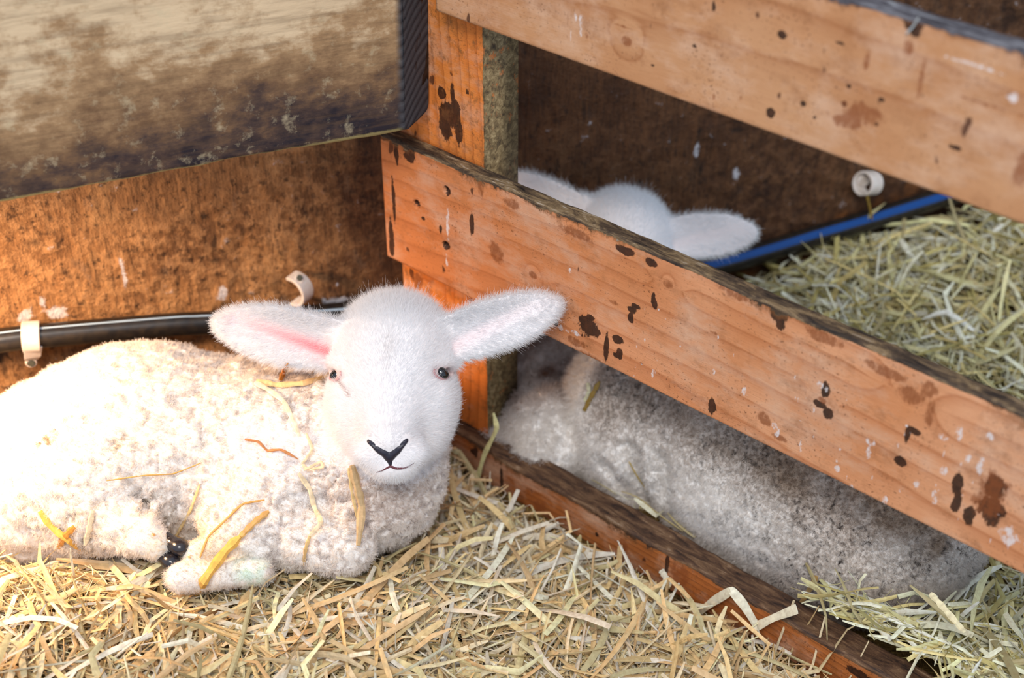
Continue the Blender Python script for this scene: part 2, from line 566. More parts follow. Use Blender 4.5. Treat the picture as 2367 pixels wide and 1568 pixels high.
# ------------------------------------------------------------------ boards
def board(name, x0, x1, y0, y1, z0, z1, mat, parent, step=0.0016, marks=(), browns=(), whites=(), holes=(), grime=1.0, grime_depth=0.006,
          knots=(), ring=0.016, seed=0, rad=0.003, vertical=False, grime_side=None, wear=0.0012, drop=0.0):
    """closed board; front is y0 (facing the near pen); dense on the front and top"""
    L = x1 - x0
    nx = max(8, int(L / step))
    nf = max(10, int((z1 - z0) / step)); nt = max(6, int((y1 - y0) / (step * 1.6)))
    prof = []
    r = rad
    for a in np.linspace(z0 + r, z1 - r, nf): prof.append((y0, a, 0, -1))
    for a in np.linspace(0, math.pi / 2, 6)[1:-1]: prof.append((y0 + r - r * math.cos(a), z1 - r + r * math.sin(a), 1, -1))
    for a in np.linspace(y0 + r, y1 - r, nt): prof.append((a, z1, 1, 0))
    for a in np.linspace(0, math.pi / 2, 5)[1:-1]: prof.append((y1 - r + r * math.sin(a), z1 - r + r * math.cos(a), 1, 0))
    for a in np.linspace(z1 - r, z0 + r, 6): prof.append((y1, a, 0, 1))
    for a in np.linspace(0, math.pi / 2, 5)[1:-1]: prof.append((y1 - r + r * math.cos(a), z0 + r - r * math.sin(a), 0, 1))
    for a in np.linspace(y1 - r, y0 + r, 6): prof.append((a, z0, -1, 0))
    for a in np.linspace(0, math.pi / 2, 5)[1:-1]: prof.append((y0 + r - r * math.sin(a), z0 + r - r * math.cos(a), -1, 0))
    prof = np.array(prof, dtype=np.float64)
    m = len(prof)
    xs = np.linspace(x0, x1, nx)
    V = np.zeros((nx, m, 3))
    V[..., 0] = xs[:, None]
    V[..., 1] = prof[None, :, 0]; V[..., 2] = prof[None, :, 1]
    flat = V.reshape(-1, 3)
    topm = (np.tile(prof[:, 2], nx) > 0.5)
    w = fbm(flat + seed, 34, 4, seed) - 0.5
    edge = np.clip(1 - np.abs(z1 - flat[:, 2]) / 0.012, 0, 1)
    flat[:, 2] += w * edge * wear * 3
    flat[:, 1] += (fbm(flat, 26, 3, seed + 3) - 0.5) * wear * 0.7 * (1 + 2 * edge)
    flat[:, 2] -= drop * ((flat[:, 0] - x0) / L - 0.5)
    # round off the two sawn ends a little
    for (px, pz, rr) in holes:
        d = np.sqrt((flat[:, 0] - px) ** 2 + (flat[:, 2] - pz) ** 2)
        isf = np.tile((prof[:, 3] == -1) & (prof[:, 2] == 0), nx)
        flat[:, 1] += np.where(isf, 0.007 * np.clip((rr - d) / (rr * 0.35), 0, 1), 0)
    idx = np.arange(nx * m).reshape(nx, m)
    nxt = np.roll(idx, -1, axis=1)
    q = np.stack([idx[:-1], idx[1:], nxt[1:], nxt[:-1]], -1).reshape(-1, 4)
    faces = q.tolist()
    faces.append([int(i) for i in idx[0]]); faces.append([int(i) for i in idx[-1][::-1]])
    me = mesh_from(name, flat, faces)
    x, z, y = flat[:, 0], flat[:, 2], flat[:, 1]
    lp = np.stack([x * 0.35, y * 1.5, z * 1.3], -1) if not vertical else np.stack([x * 1.3, y * 1.5, z * 0.35], -1)
    ca, cz = (x, z) if not vertical else (z, x)
    zz = cz + 0.007 * np.sin(ca * 7 + seed) + 0.016 * (fbm(lp * np.array([0.6, 1, 1]) if not vertical else lp * np.array([1, 1, .6]), 12, 2, seed) - 0.5)
    zr = (cz - cz.min()) / max(cz.max() - cz.min(), 1e-6)
    g = zz / ring + 1.6 * (1 - zr) ** 2 + (y / ring) * 0.8 + 0.25 * fbm(lp, 40, 2, seed + 8)
    dark = np.zeros(len(flat)); brown = np.zeros(len(flat)); white = np.zeros(len(flat))
    for (kx, kz, kr) in knots:
        d = np.sqrt(((x - kx) / 1.25) ** 2 + (z - kz) ** 2) if not vertical else np.sqrt((x - kx) ** 2 + ((z - kz) / 1.25) ** 2)
        g = g + 1.6 * np.exp(-(d / (kr * 2.2)) ** 2) * np.sign((z - kz) if not vertical else (x - kx))
        kk = np.clip(1 - d / kr, 0, 1)
        g = np.where(d < kr, d / kr * 2.2, g)
        brown = np.maximum(brown, np.clip(kk * 2.2, 0, 0.95))
    jit = (fbm(flat, 120, 3, seed + 5) - 0.5)

    def blob(cx, czz, rx, rz, sl=0.0):
        dx = x - cx - sl * (z - czz)
        d = np.sqrt((dx / rx) ** 2 + ((z - czz) / rz) ** 2) + jit * 0.8
        return np.clip((1.25 - d) * 1.6, 0, 1)
    for b in marks: dark = np.maximum(dark, blob(*b))
    for b in browns: brown = np.maximum(brown, blob(*b) * 0.9)
    for b in whites: white = np.maximum(white, blob(*b) * 0.9)
    gm = np.zeros(len(flat))
    if grime > 0:
        drip = np.clip(fbm(np.stack([x, x * 0, x * 0], -1), 26, 3, seed + 2) * 1.7 - 0.35, 0.1, 1.6) * grime_depth
        gm = np.clip(1.05 - (z1 - z) / np.maximum(drip * 1.9, 1e-4), -0.6, 1) * 0.85
        gm = np.where(topm | (z > z1 - 0.0015), 1.25, gm) * grime
    if grime_side is not None:   # a worn, dirty side (posts)
        gm = np.maximum(gm, np.clip((x - grime_side) / 0.001, 0, 1) * 0.9)
    set_attr(me, 'grain', g); set_attr(me, 'dark', dark); set_attr(me, 'brown', brown); set_attr(me, 'white', white); set_attr(me, 'grime', gm)
    return link(name, me, mat, parent)


def fence():
    root = empty('fence', F_ORG)
    root.rotation_euler = (0, 0, math.atan2(A_DIR[1], A_DIR[0]))
    tag(root, 'pine rail fence running diagonally between the two lambs', 'fence')
    uz = fence_uz
    s = lambda px, py, rx, ry, k=1.0: (*uz(px, py), rx * 1.22 / 3310 / 0.62 * k, ry * 1.22 / 3310 / 0.82 * k)
    # lower rail
    zt = uz(1310, 497)[1]; zb = uz(1500, 897)[1]
    u0 = uz(887, 450)[0]
    dk = [s(*a) for a in [(946, 352, 13, 26), (1091, 515, 5, 30), (916, 350, 5, 40), (910, 460, 4, 60), (905, 540, 6, 50), (905, 575, 5, 20),
                          (1360, 757, 19, 26), (1401, 805, 4, 34), (1428, 786, 9, 10), (1432, 818, 5, 14), (1424, 822, 5, 6), (1460, 715, 9, 9), (1458, 735, 5, 14), (1468, 708, 8, 6), (1510, 690, 4, 18), (1515, 705, 4, 10),
                          (1284, 745, 7, 12), (1646, 940, 8, 20), (2213, 1120, 7, 30), (2212, 1160, 6, 30), (2240, 1192, 9, 20),
                          (2300, 1130, 14, 26), (2292, 1180, 18, 34), (1908, 905, 6, 18), (1915, 955, 8, 12), (1895, 935, 10, 8), (2112, 995, 9, 7), (2098, 1005, 4, 20), (2081, 1066, 8, 10), (1372, 765, 12, 10), (1365, 735, 8, 8),
                          (1800, 730, 14, 16), (1805, 748, 7, 14), (1445, 580, 16, 10), (1508, 608, 10, 9), (1095, 770, 3, 3), (978, 505, 4, 4), (1018, 530, 3, 12)]]
    br = [s(*a) for a in [(1148, 585, 16, 26), (1766, 970, 14, 16), (1800, 1012, 14, 8), (2150, 960, 7, 34), (1330, 540, 30, 14), (1112, 430, 8, 26), (1180, 470, 20, 14), (1370, 830, 25, 12), (2103, 915, 18, 20),
                          (1545, 656, 8, 8), (1232, 636, 7, 8), (1700, 680, 30, 10), (1900, 780, 30, 14), (2150, 900, 16, 16), (2050, 860, 30, 12), (1650, 770, 8, 4), (1420, 700, 8, 6), (1330, 790, 20, 10), (2290, 1150, 22, 60)]]
    wh = [s(*a) for a in [(2012, 1022, 9, 9), (2008, 1048, 5, 16), (1035, 520, 5, 50), (1033, 600, 5, 22), (1318, 625, 4, 8), (2215, 1000, 6, 18), (2180, 1090, 7, 16), (1790, 985, 7, 10), (1795, 1000, 5, 14), (2180, 1010, 7, 8),
                          (2265, 1080, 8, 22), (2120, 1120, 6, 16), (1850, 1030, 4, 18), (1935, 1085, 6, 10), (2045, 1160, 6, 16), (1895, 890, 7, 10), (2330, 1240, 14, 30), (1510, 862, 5, 14), (1300, 760, 14, 10), (1330, 770, 10, 6), (2240, 1060, 7, 16), (1965, 1130, 5, 12), (1000, 350, 26, 6), (1650, 860, 4, 10), (1720, 905, 5, 14), (2160, 1150, 5, 20), (2290, 1010, 8, 8)]]
    rr = np.random.default_rng(5)
    for k in range(70):
        wx = rr.uniform(0.30, 0.70); wz = rr.uniform(zb, zb + (zt - zb) * 0.62)
        wh.append((wx, wz, rr.uniform(0.0006, 0.0018), rr.uniform(0.001, 0.004)))
    holes = [(*uz(1033, 441), 0.0042), (*uz(963, 472), 0.0042), (*uz(1031, 568), 0.0042)]
    dk += [(h[0], h[1], 0.0042, 0.0048) for h in holes]
    dk += [(u0 + 0.0, zt - 0.002, 0.012, 0.004)]
    kn = [(*uz(2103, 915), 0.0085), (*uz(1544, 657), 0.005), (*uz(1232, 636), 0.005), (*uz(1900, 925), 0.004)]
    board('rail', u0, 0.98, 0.0, 0.016, zb, zt, M_RAIL, root, step=0.00125, marks=dk, browns=br, whites=wh, holes=holes, grime_depth=0.0060, knots=kn, ring=0.017, seed=3)
    # upper rail
    ztu = uz(2180, 58)[1] - 0.001; zbu = uz(1700, 280)[1]
    s2 = lambda px, py, rx, ry: (*uz(px, py), rx * 0.95 / 3310 / 0.62, ry * 0.95 / 3310 / 0.82)
    dk = [s2(*a) for a in [(1808, 82, 8, 8), (1781, 262, 7, 11), (1952, 241, 5, 6), (1650, 15, 4, 14), (1508, 152, 4, 4), (2037, 231, 5, 5), (1883, 271, 4, 4), (1962, 199, 5, 4), (2208, 342, 10, 5), (1856, 240, 5, 6), (2026, 287, 4, 6), (1940, 98, 10, 3), (2110, 60, 16, 12), (1605, 107, 4, 4), (2100, 40, 12, 18), (2115, 75, 10, 10)]]
    br = [s2(*a) for a in [(1448, 95, 12, 12), (2128, 190, 4, 60), (2004, 138, 5, 20), (1311, 45, 2, 50), (1990, 265, 40, 25), (1960, 280, 30, 18), (2300, 248, 60, 4), (2365, 390, 16, 40), (1650, 225, 3, 12), (1712, 228, 3, 8), (1356, 82, 4, 10), (1440, 60, 30, 3), (2100, 110, 8, 20)]]
    wh = [s2(*a) for a in [(1342, 55, 5, 34), (1330, 40, 4, 20), (1360, 98, 3, 12), (2095, 72, 8, 3), (2345, 228, 12, 10), (1320, 80, 2, 20), (2250, 150, 60, 4)]]
    board('rail', 0.083, 1.0, 0.0, 0.017, zbu, ztu, M_TOPRAIL, root, step=0.0016, marks=dk, browns=br, whites=wh, grime_depth=0.007, knots=[(*uz(1448, 95), 0.005)], ring=0.026, seed=21)
    # bottom rail on the ground
    zs = uz(1400, 1196)[1]
    s3 = lambda px, py, rx, ry: (*uz(px, py), rx * 1.3 / 3310 / 0.62, ry * 1.3 / 3310 / 0.82)
    dk = [s3(*a) for a in [(1541, 1315, 4, 44), (1100, 1040, 4, 20), (1990, 1560, 20, 10), (1380, 1235, 4, 6), (1095, 1045, 8, 8), (1850, 1545, 8, 10), (1160, 1110, 4, 30)]]
    br = [s3(*a) for a in [(1572, 1330, 20, 34), (1250, 1170, 16, 16), (1440, 1260, 10, 20), (1100, 1100, 30, 14)]]
    board('rail', 0.03, 0.95, -0.0005, 0.028, -0.012, zs, M_SILL, root, step=0.0016, marks=dk, browns=br, grime_depth=0.0075, knots=[], ring=0.006, seed=40, rad=0.004, wear=0.0022)
    # post behind the rails
    Y0 = 0.0175
    xl = uz(932, 640, -Y0)[0]; xr = uz(1120, 300, -Y0)[0]
    yb = Y0 + 0.044
    s4 = lambda px, py, rx, ry: (*uz(px, py, -Y0), rx * 1.25 / 3310 / 0.62, ry * 1.25 / 3310 / 0.82)
    dk = [s4(*a) for a in [(1036, 265, 20, 34), (1030, 290, 14, 34), (1046, 215, 5, 26), (1060, 300, 7, 30), (1022, 215, 8, 14), (1080, 213, 3, 5), (1052, 250, 10, 24)]]
    br = [s4(*a) for a in [(965, 650, 14, 22)]]
    board('post', xl, xr, Y0, yb, -0.01, 0.78, M_POST, root, step=0.0016, marks=dk, browns=br, grime=0.0, knots=[(*uz(965, 650, -Y0), 0.008)], ring=0.010, seed=60,
          rad=0.002, vertical=True, grime_side=xr - 0.0015)
    return root


FENCE = fence()


def plank():
    """thick weathered board of the gate at the left, its sawn end showing"""
    pr = P(934, 303, 1.215); pl = P(0, 471, 1.10)
    z0 = (pr[2] + pl[2]) / 2
    d = pr - pl
    L = np.linalg.norm(d[:2])
    ux = d / np.linalg.norm(d)
    th, H = 0.046, 0.20
    # back edge of the sawn end must lie where the end face's far side is seen
    root = bpy.data.objects.new
    nx, nf = 260, 110
    ext = 0.35
    # local frame: x along, y back, z up
    back = np.array([-ux[1], ux[0], 0]); back /= np.linalg.norm(back)
    uz_ = np.cross(ux, back); uz_ /= np.linalg.norm(uz_)
    e2 = P(1006, 292, 1.215 + 0.028)
    rel = e2 - pr
    cut = float(np.dot(rel, ux)); th = max(0.03, float(np.dot(rel, back)))
    prof = []
    r = 0.006
    for a in np.linspace(r, H - r, nf): prof.append((0.0, a, 0))
    for a in np.linspace(0, math.pi / 2, 6)[1:-1]: prof.append((r - r * math.cos(a), H - r + r * math.sin(a), 0))
    for a in np.linspace(r, th - r, 6): prof.append((a, H, 0))
    for a in np.linspace(0, math.pi / 2, 6)[1:-1]: prof.append((th - r + r * math.sin(a), H - r + r * math.cos(a), 0))
    for a in np.linspace(H - r, r, 20): prof.append((th, a, 0))
    for a in np.linspace(0, math.pi / 2, 6)[1:-1]: prof.append((th - r + r * math.cos(a), r - r * math.sin(a), 0))
    for a in np.linspace(th - r, r, 8): prof.append((a, 0.0, 1))
    for a in np.linspace(0, math.pi / 2, 8)[1:-1]: prof.append((r - r * math.sin(a), r - r * math.cos(a), 1))
    prof = np.array(prof); m = len(prof)
    xs = np.linspace(-L - ext, 0, nx)
    V = np.zeros((nx, m, 3)); V[..., 0] = xs[:, None]; V[..., 1] = prof[None, :, 0]; V[..., 2] = prof[None, :, 1]
    V[-1, :, 0] = prof[:, 0] / th * cut
    V[-2, :, 0] = V[-1, :, 0] - 0.002
    V[-3, :, 0] = V[-1, :, 0] - 0.006
    flat = V.reshape(-1, 3)
    low = np.clip(1 - flat[:, 2] / 0.012, 0, 1)
    nz = fbm(flat, 20, 4, 77) - 0.5
    flat[:, 2] += nz * 0.006 * low
    flat[:, 1] += (fbm(flat * np.array([0.4, 1, 1.5]), 30, 3, 7) - 0.5) * 0.0025
    # end face: dense grid
    ny, nz_ = 30, 120
    gy = np.linspace(0.0008, th - 0.0008, ny); gz = np.linspace(0.0008, H - 0.0008, nz_)
    GY, GZ = np.meshgrid(gy, gz, indexing='ij')
    # keep the cap inside the rounded outline
    def inset(a, hi):
        return np.clip(np.minimum(a, hi - a) / r, 0, 1)
    ey = inset(GY, th); ez = inset(GZ, H)
    sh = np.sqrt(np.maximum(0, 1 - (1 - ez) ** 2)) 
    GY2 = th / 2 + (GY - th / 2) * (1 - (1 - sh) * (r / (th / 2)))
    cap = np.stack([GY2 / th * cut, GY2, GZ], -1).reshape(-1, 3)
    cap[:, 0] += 0.0006 - (fbm(cap, 60, 3, 4)) * 0.0004
    base = len(flat)
    ci = np.arange(ny * nz_).reshape(ny, nz_) + base
    cf = np.stack([ci[:-1, :-1], ci[1:, :-1], ci[1:, 1:], ci[:-1, 1:]], -1).reshape(-1, 4)
    idx = np.arange(nx * m).reshape(nx, m); nxt = np.roll(idx, -1, 1)
    q = np.stack([idx[:-1], idx[1:], nxt[1:], nxt[:-1]], -1).reshape(-1, 4)
    faces = q.tolist() + cf.tolist() + [[int(i) for i in idx[0]], [int(i) for i in idx[-1][::-1]]]
    allv = np.concatenate([flat, cap])
    me = mesh_from('timber_plank', allv, faces)
    edge = np.concatenate([np.clip(1 - (flat[:, 2]) / 0.0085, 0, 1) * (0.65 + 0.5 * (fbm(flat, 9, 2, 5) - 0.3)), np.zeros(len(cap))])
    set_attr(me, 'edge', edge)
    end = np.zeros(len(allv)); end[base:] = 1; end[idx[-1]] = 1; end[idx[-2]] = 0.8
    set_attr(me, 'end', end)
    cc = np.stack([allv[:, 1], allv[:, 2]], -1)
    rings = np.sqrt(((cc[:, 0] + 0.02) / 1.0) ** 2 * 0.6 + ((cc[:, 1] - 0.19) / 1.0) ** 2) / 0.0095
    rings = cc[:, 1] / 0.0098 + 1.6 * ((cc[:, 0] - 0.045) / 0.02) ** 2 * 0.35
    set_attr(me, 'rings', rings)
    o = link('timber_plank', me, M_PLANK)
    M = Matrix(((ux[0], back[0], uz_[0], pr[0]), (ux[1], back[1], uz_[1], pr[1]), (ux[2], back[2], uz_[2], pr[2]), (0, 0, 0, 1)))
    o.matrix_world = M
    tag(o, 'thick weathered timber plank with a dark sawn end, above the nearer lamb', 'plank')


plank()
HAIR1 = (190000, 300000)
HAIR2 = (60000, 320000)
# ------------------------------------------------------------------ water pipe along the wall and its clips
def curve_pts(pts, m):
    pts = np.array(pts, float)
    P0 = np.concatenate([[2 * pts[0] - pts[1]], pts, [2 * pts[-1] - pts[-2]]])
    out = []
    for t in np.linspace(0, len(pts) - 1 - 1e-6, m):
        i = int(t); f = t - i
        a, b, c, d = P0[i], P0[i + 1], P0[i + 2], P0[i + 3]
        out.append(0.5 * (2 * b + (c - a) * f + (2 * a - 5 * b + 4 * c - d) * f * f + (3 * b - 3 * c + d - a) * f ** 3))
    return np.array(out)


PIPE_R = 0.0118


def build_pipe():
    key = [on_wall(x, y, PIPE_R + 0.004) for x, y in [(-260, 832), (0, 788), (150, 772), (400, 751), (480, 747), (760, 728), (1100, 690), (1400, 655), (1640, 617), (1900, 541), (2020, 505), (2180, 455), (2400, 385), (2700, 300)]]
    c = curve_pts(key, 150)
    T = norm(np.gradient(c, axis=0))
    sides = 36
    V = []; 
    for i in range(len(c)):
        up = np.array([0, 0, 1.0]); up = norm(up - T[i] * (up @ T[i])); out = np.cross(up, T[i]); out = out if out @ W_OUT > 0 else -out
        tw = np.interp(i / len(c), [0, 0.3, 0.45, 1], [math.radians(12), math.radians(12), math.radians(40), math.radians(50)])
        for k in range(sides):
            a = tw + 2 * math.pi * k / sides
            V.append(c[i] + PIPE_R * (up * math.cos(a) + out * math.sin(a)))
    F = []; mi = []
    for i in range(len(c) - 1):
        for k in range(sides):
            k2 = (k + 1) % sides
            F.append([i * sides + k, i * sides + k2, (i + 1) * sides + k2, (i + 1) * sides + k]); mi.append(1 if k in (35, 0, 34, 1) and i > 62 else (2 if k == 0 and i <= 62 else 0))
    F.append(list(range(sides))); mi.append(0); F.append([(len(c) - 1) * sides + k for k in range(sides)][::-1]); mi.append(0)
    me = mesh_from('water_pipe', V, F)
    o = link('water_pipe', me, M_PIPE)
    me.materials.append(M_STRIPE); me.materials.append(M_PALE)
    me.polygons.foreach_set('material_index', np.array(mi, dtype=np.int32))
    tag(o, 'black plastic water pipe with a blue stripe running along the foot of the wall', 'pipe')
    return c, T


PIPE_C, PIPE_T = build_pipe()


def band(c, axis, up, r, width, thick, a0, a1, n=44):
    """open ring strap as a closed solid"""
    axis = norm(axis); up = norm(up - axis * (up @ axis)); side = np.cross(axis, up)
    V = []; F = []
    sec = [(-.5, 0), (-.5, 1), (-.42, 1.12), (.42, 1.12), (.5, 1), (.5, 0), (.42, -.08), (-.42, -.08)]
    m = len(sec)
    for a in np.linspace(a0, a1, n):
        d = up * math.cos(a) + side * math.sin(a)
        for (u, w) in sec: V.append(c + d * (r + thick * w) + axis * width * u)
    for i in range(n - 1):
        for k in range(m):
            k2 = (k + 1) % m
            F.append([i * m + k, i * m + k2, (i + 1) * m + k2, (i + 1) * m + k])
    F.append(list(range(m))[::-1]); F.append([(n - 1) * m + k for k in range(m)])
    return V, F


def disc_solid(c, axis, r, h, n=28, taper=0.9, hollow=0.0):
    axis = norm(axis); up = np.array([0, 0, 1.0]); up = norm(up - axis * (up @ axis)); side = np.cross(axis, up)
    V = []; F = []
    rings = [(-h / 2, r), (h / 2 * 0.7, r), (h / 2, r * taper)]
    if hollow > 0: rings += [(h / 2, hollow), (h / 2 - 0.0015, hollow * 0.95)]
    for (z, rr) in rings:
        for k in range(n):
            a = 2 * math.pi * k / n
            V.append(c + axis * z + (up * math.cos(a) + side * math.sin(a)) * rr)
    R = len(rings)
    for i in range(R - 1):
        for k in range(n):
            k2 = (k + 1) % n
            F.append([i * n + k, i * n + k2, (i + 1) * n + k2, (i + 1) * n + k])
    F.append(list(range(n))[::-1]); F.append([(R - 1) * n + k for k in range(n)])
    return V, F


def merge(*vf):
    V = []; F = []
    for v, f in vf:
        o = len(V); V += [np.array(x) for x in v]; F += [[i + o for i in q] for q in f]
    return V, F


def build_clips():
    G = 'white plastic pipe clips nailed to the wall'
    # the clip that still grips the pipe
    target = on_wall(72, 781, PIPE_R + 0.004)
    i = int(np.argmin(np.linalg.norm(PIPE_C - target, axis=1)))
    c, T = PIPE_C[i], PIPE_T[i]
    ax = norm(T + W_OUT * 0.10)
    b = band(c, ax, np.array([0, 0, 1.0]), PIPE_R + 0.0006, 0.0165, 0.0026, math.radians(-50), math.radians(205))
    nailp = on_wall(71, 828, 0.010)
    # tapering foot below the strap
    lo = c - np.array([0, 0, 1.0]) * (PIPE_R - 0.001) + W_OUT * 0.006
    foot = []
    for (p, w, h) in ((lo + np.array([0, 0, 0.006]), 0.0084, 0.0075), (lo * 0.5 + nailp * 0.5, 0.0078, 0.007), (nailp, 0.0052, 0.006)):
        for (s, d) in ((-1, -1), (1, -1), (1, 1), (-1, 1)): foot.append(p + W_DIR * s * w + W_OUT * d * h)
    ff = [[3, 2, 1, 0], [8, 9, 10, 11]]
    for r in range(2):
        for k in range(4): ff.append([r * 4 + k, r * 4 + (k + 1) % 4, (r + 1) * 4 + (k + 1) % 4, (r + 1) * 4 + k])
    V, F = merge(b, (foot, ff), disc_solid(nailp + W_OUT * 0.002, W_OUT - np.array([0, 0, .1]), 0.0056, 0.013, hollow=0.0040))
    o = link('pipe_clip', mesh_from('pipe_clip', V, F, False), M_CLIP)
    bv = o.modifiers.new('soft', 'BEVEL'); bv.width = 0.0007; bv.segments = 2
    tag(o, 'white plastic clip holding the pipe at the far left of the wall', 'pipe clip', G)
    V, F = disc_solid(nailp + W_OUT * 0.0085, W_OUT, 0.0037, 0.002)
    link('nail', mesh_from('nail', V, F, False), M_NAIL, o)
    # the broken one above the pipe
    c = on_wall(683, 668, 0.013)
    axis = norm(-RX * 0.52 - UP * 0.50 - FW * 0.70)
    upv = norm(-RX * 0.3 + UP * 1.0)
    b = band(c, axis, upv, 0.0138, 0.0165, 0.0028, math.radians(-20), math.radians(-225))
    hd = norm(UP * 0.75 + RX * 0.62)
    hd = norm(hd - axis * (hd @ axis))
    bo = disc_solid(c + hd * 0.0155 + axis * 0.001, norm(hd * 0.9 - FW * 0.5), 0.0048, 0.005, hollow=0.0030)
    V, F = merge(b, bo)
    o = link('pipe_clip', mesh_from('pipe_clip', V, F, False), M_CLIP)
    bv = o.modifiers.new('soft', 'BEVEL'); bv.width = 0.0006; bv.segments = 2
    tag(o, 'empty hook-shaped clip on the wall above the nearer lamb, pipe fallen out', 'pipe clip', G)
    V, F = disc_solid(c + hd * 0.0185 + axis * 0.001 - FW * 0.001, norm(hd * 0.9 - FW * 0.5), 0.0030, 0.0022)
    link('nail', mesh_from('nail', V, F, False), M_NAIL, o)
    # the one on the far wall, behind the fence
    c = on_wall(2006, 424, 0.014)
    axis = norm(-RX * 0.74 - UP * 0.10 - FW * 0.62)
    b = band(c, axis, UP, 0.0112, 0.020, 0.0026, math.radians(-165), math.radians(160))
    bo = disc_solid(c - W_OUT * 0.010, W_OUT, 0.008, 0.008)
    V, F = merge(b, bo)
    o = link('pipe_clip', mesh_from('pipe_clip', V, F, False), M_CLIP)
    bv = o.modifiers.new('soft', 'BEVEL'); bv.width = 0.0006; bv.segments = 2
    tag(o, 'empty white ring clip on the dark wall behind the fence, under the upper rail', 'pipe clip', G)


build_clips()

# ------------------------------------------------------------------ lambs: smooth solid bodies grown from blended volumes
class Frame:
    """local frame in 'px units': x to the right of the face, y towards the poll, z out of the face"""
    def __init__(self, o, ex, ey, ez, k):
        self.o, self.k = np.array(o), k
        self.R = np.stack([ex, ey, ez], 0)

    def to(self, p):
        return (p - self.o) @ self.R.T / self.k

    def back(self, q):
        return np.asarray(q) * self.k @ self.R + self.o

    def dirw(self, d):
        return np.asarray(d) @ self.R


def smin(a, b, k):
    h = np.clip(0.5 + 0.5 * (b - a) / k, 0, 1)
    return b * (1 - h) + a * h - k * h * (1 - h)


def ell(p, c, r, rot=None):
    q = p - np.array(c, np.float32)
    if rot is not None: q = q @ np.array(rot, np.float32).T
    r = np.array(r, np.float32)
    k0 = np.linalg.norm(q / r, axis=-1)
    k1 = np.linalg.norm(q / (r * r), axis=-1)
    return k0 * (k0 - 1) / np.maximum(k1, 1e-6)


def cone(p, a, b, ra, rb):
    a = np.array(a, np.float32); b = np.array(b, np.float32)
    d = b - a
    h = np.clip(((p - a) @ d) / float(d @ d), 0, 1)
    return np.linalg.norm(p - a - h[..., None] * d, axis=-1) - (ra + (rb - ra) * h)


EARS1 = dict(L=dict(base=(-118, 84, -62), tip=(-418, 128, -48), up=(0.06, 1.0, 0.22), w=69, cav=1.25, pink=1.0),
             R=dict(base=(105, 92, -62), tip=(386, 186, -44), up=(-0.32, 1.0, 0.12), w=62, cav=1.1, pink=0.18))
EYES = ((-134, 10), (120, 20))


def ear_frame(e):
    b, t = np.array(e['base'], float), np.array(e['tip'], float)
    a = t - b; L = np.linalg.norm(a); a /= L
    u = np.array(e['up'], float); u -= a * (u @ a); u /= np.linalg.norm(u)
    n = np.cross(a, u)
    if n[2] < 0: n = -n
    return b, a, u, n, L


def ear_width(s, w):
    base = 0.86 + 0.14 * np.clip(s / 0.42, 0, 1) ** 0.8
    tip = np.sqrt(np.maximum(0, 1 - (np.clip(s - 0.42, 0, 2) / 0.60) ** 2))
    tip = tip ** 1.1
    return w * np.where(s < 0.42, base, np.maximum(tip, 0.02))


def ear_sdf(q, e):
    b, a, u, n, L = ear_frame(e)
    d = q - b.astype(np.float32)
    s = (d @ a) / L; bb = d @ u; cc = d @ n
    w = ear_width(s, e['w'])
    cup = 30 * np.clip(bb / e['w'], -1.2, 1.2) ** 2 * np.clip(1.15 - s * 0.7, 0.2, 1) * e['cav']
    cup = cup + 10 * (s - 0.5) ** 2
    t = 10.5
    m = np.sqrt((bb / np.maximum(w, 1.0)) ** 2 + ((cc - cup) / t) ** 2)
    f = (m - 1) * t
    f = np.maximum(f, np.maximum((s - 1.02) * L, (-0.12 - s) * L))
    return f


def head_sdf(q, ears, closed=False):
    f = ell(q, (0, 72, -72), (140, 124, 132))
    f = smin(f, ell(q, (2, 40, 2), (98, 115, 72)), 30)
    f = smin(f, ell(q, (-74, -46, -46), (80, 108, 96)), 30)
    f = smin(f, ell(q, (76, -46, -46), (78, 108, 96)), 30)
    f = smin(f, ell(q, (-44, -118, -40), (80, 80, 84)), 26)
    f = smin(f, ell(q, (50, -118, -40), (80, 80, 84)), 26)
    f = smin(f, cone(q, (0, 10, -6), (5, -122, 78), 92, 62), 48)
    f = smin(f, ell(q, (-32, -160, 84), (46, 34, 40)), 24)
    f = smin(f, ell(q, (46, -158, 84), (46, 34, 40)), 24)
    f = smin(f, ell(q, (6, -124, 118), (46, 28, 26)), 16)
    f = smin(f, ell(q, (10, -188, 66), (58, 38, 52)), 22)
    for sx in (-1, 1):   # brow
        f = smin(f, ell(q, (sx * 104 - 4, 42, -22), (42, 24, 36)), 26)
        f = smin(f, ell(q, (sx * 100, -34, 2), (30, 26, 30)), 22)
    # eye hollow
    for (x, y) in EYES:
        z = -18
        f = -smin(-f, ell(q, (x * 1.04, y, z + 6), (22, 13, 20)), 10)
    for e in ears.values():
        f = smin(f, ear_sdf(q, e), 13)
        b, a, u, n, L = ear_frame(e)
        f = smin(f, cone(q, b - a * 30 + u * 6 - n * 20, b + a * 20 + u * 20 - n * 6, 52, 26), 22)
    return f


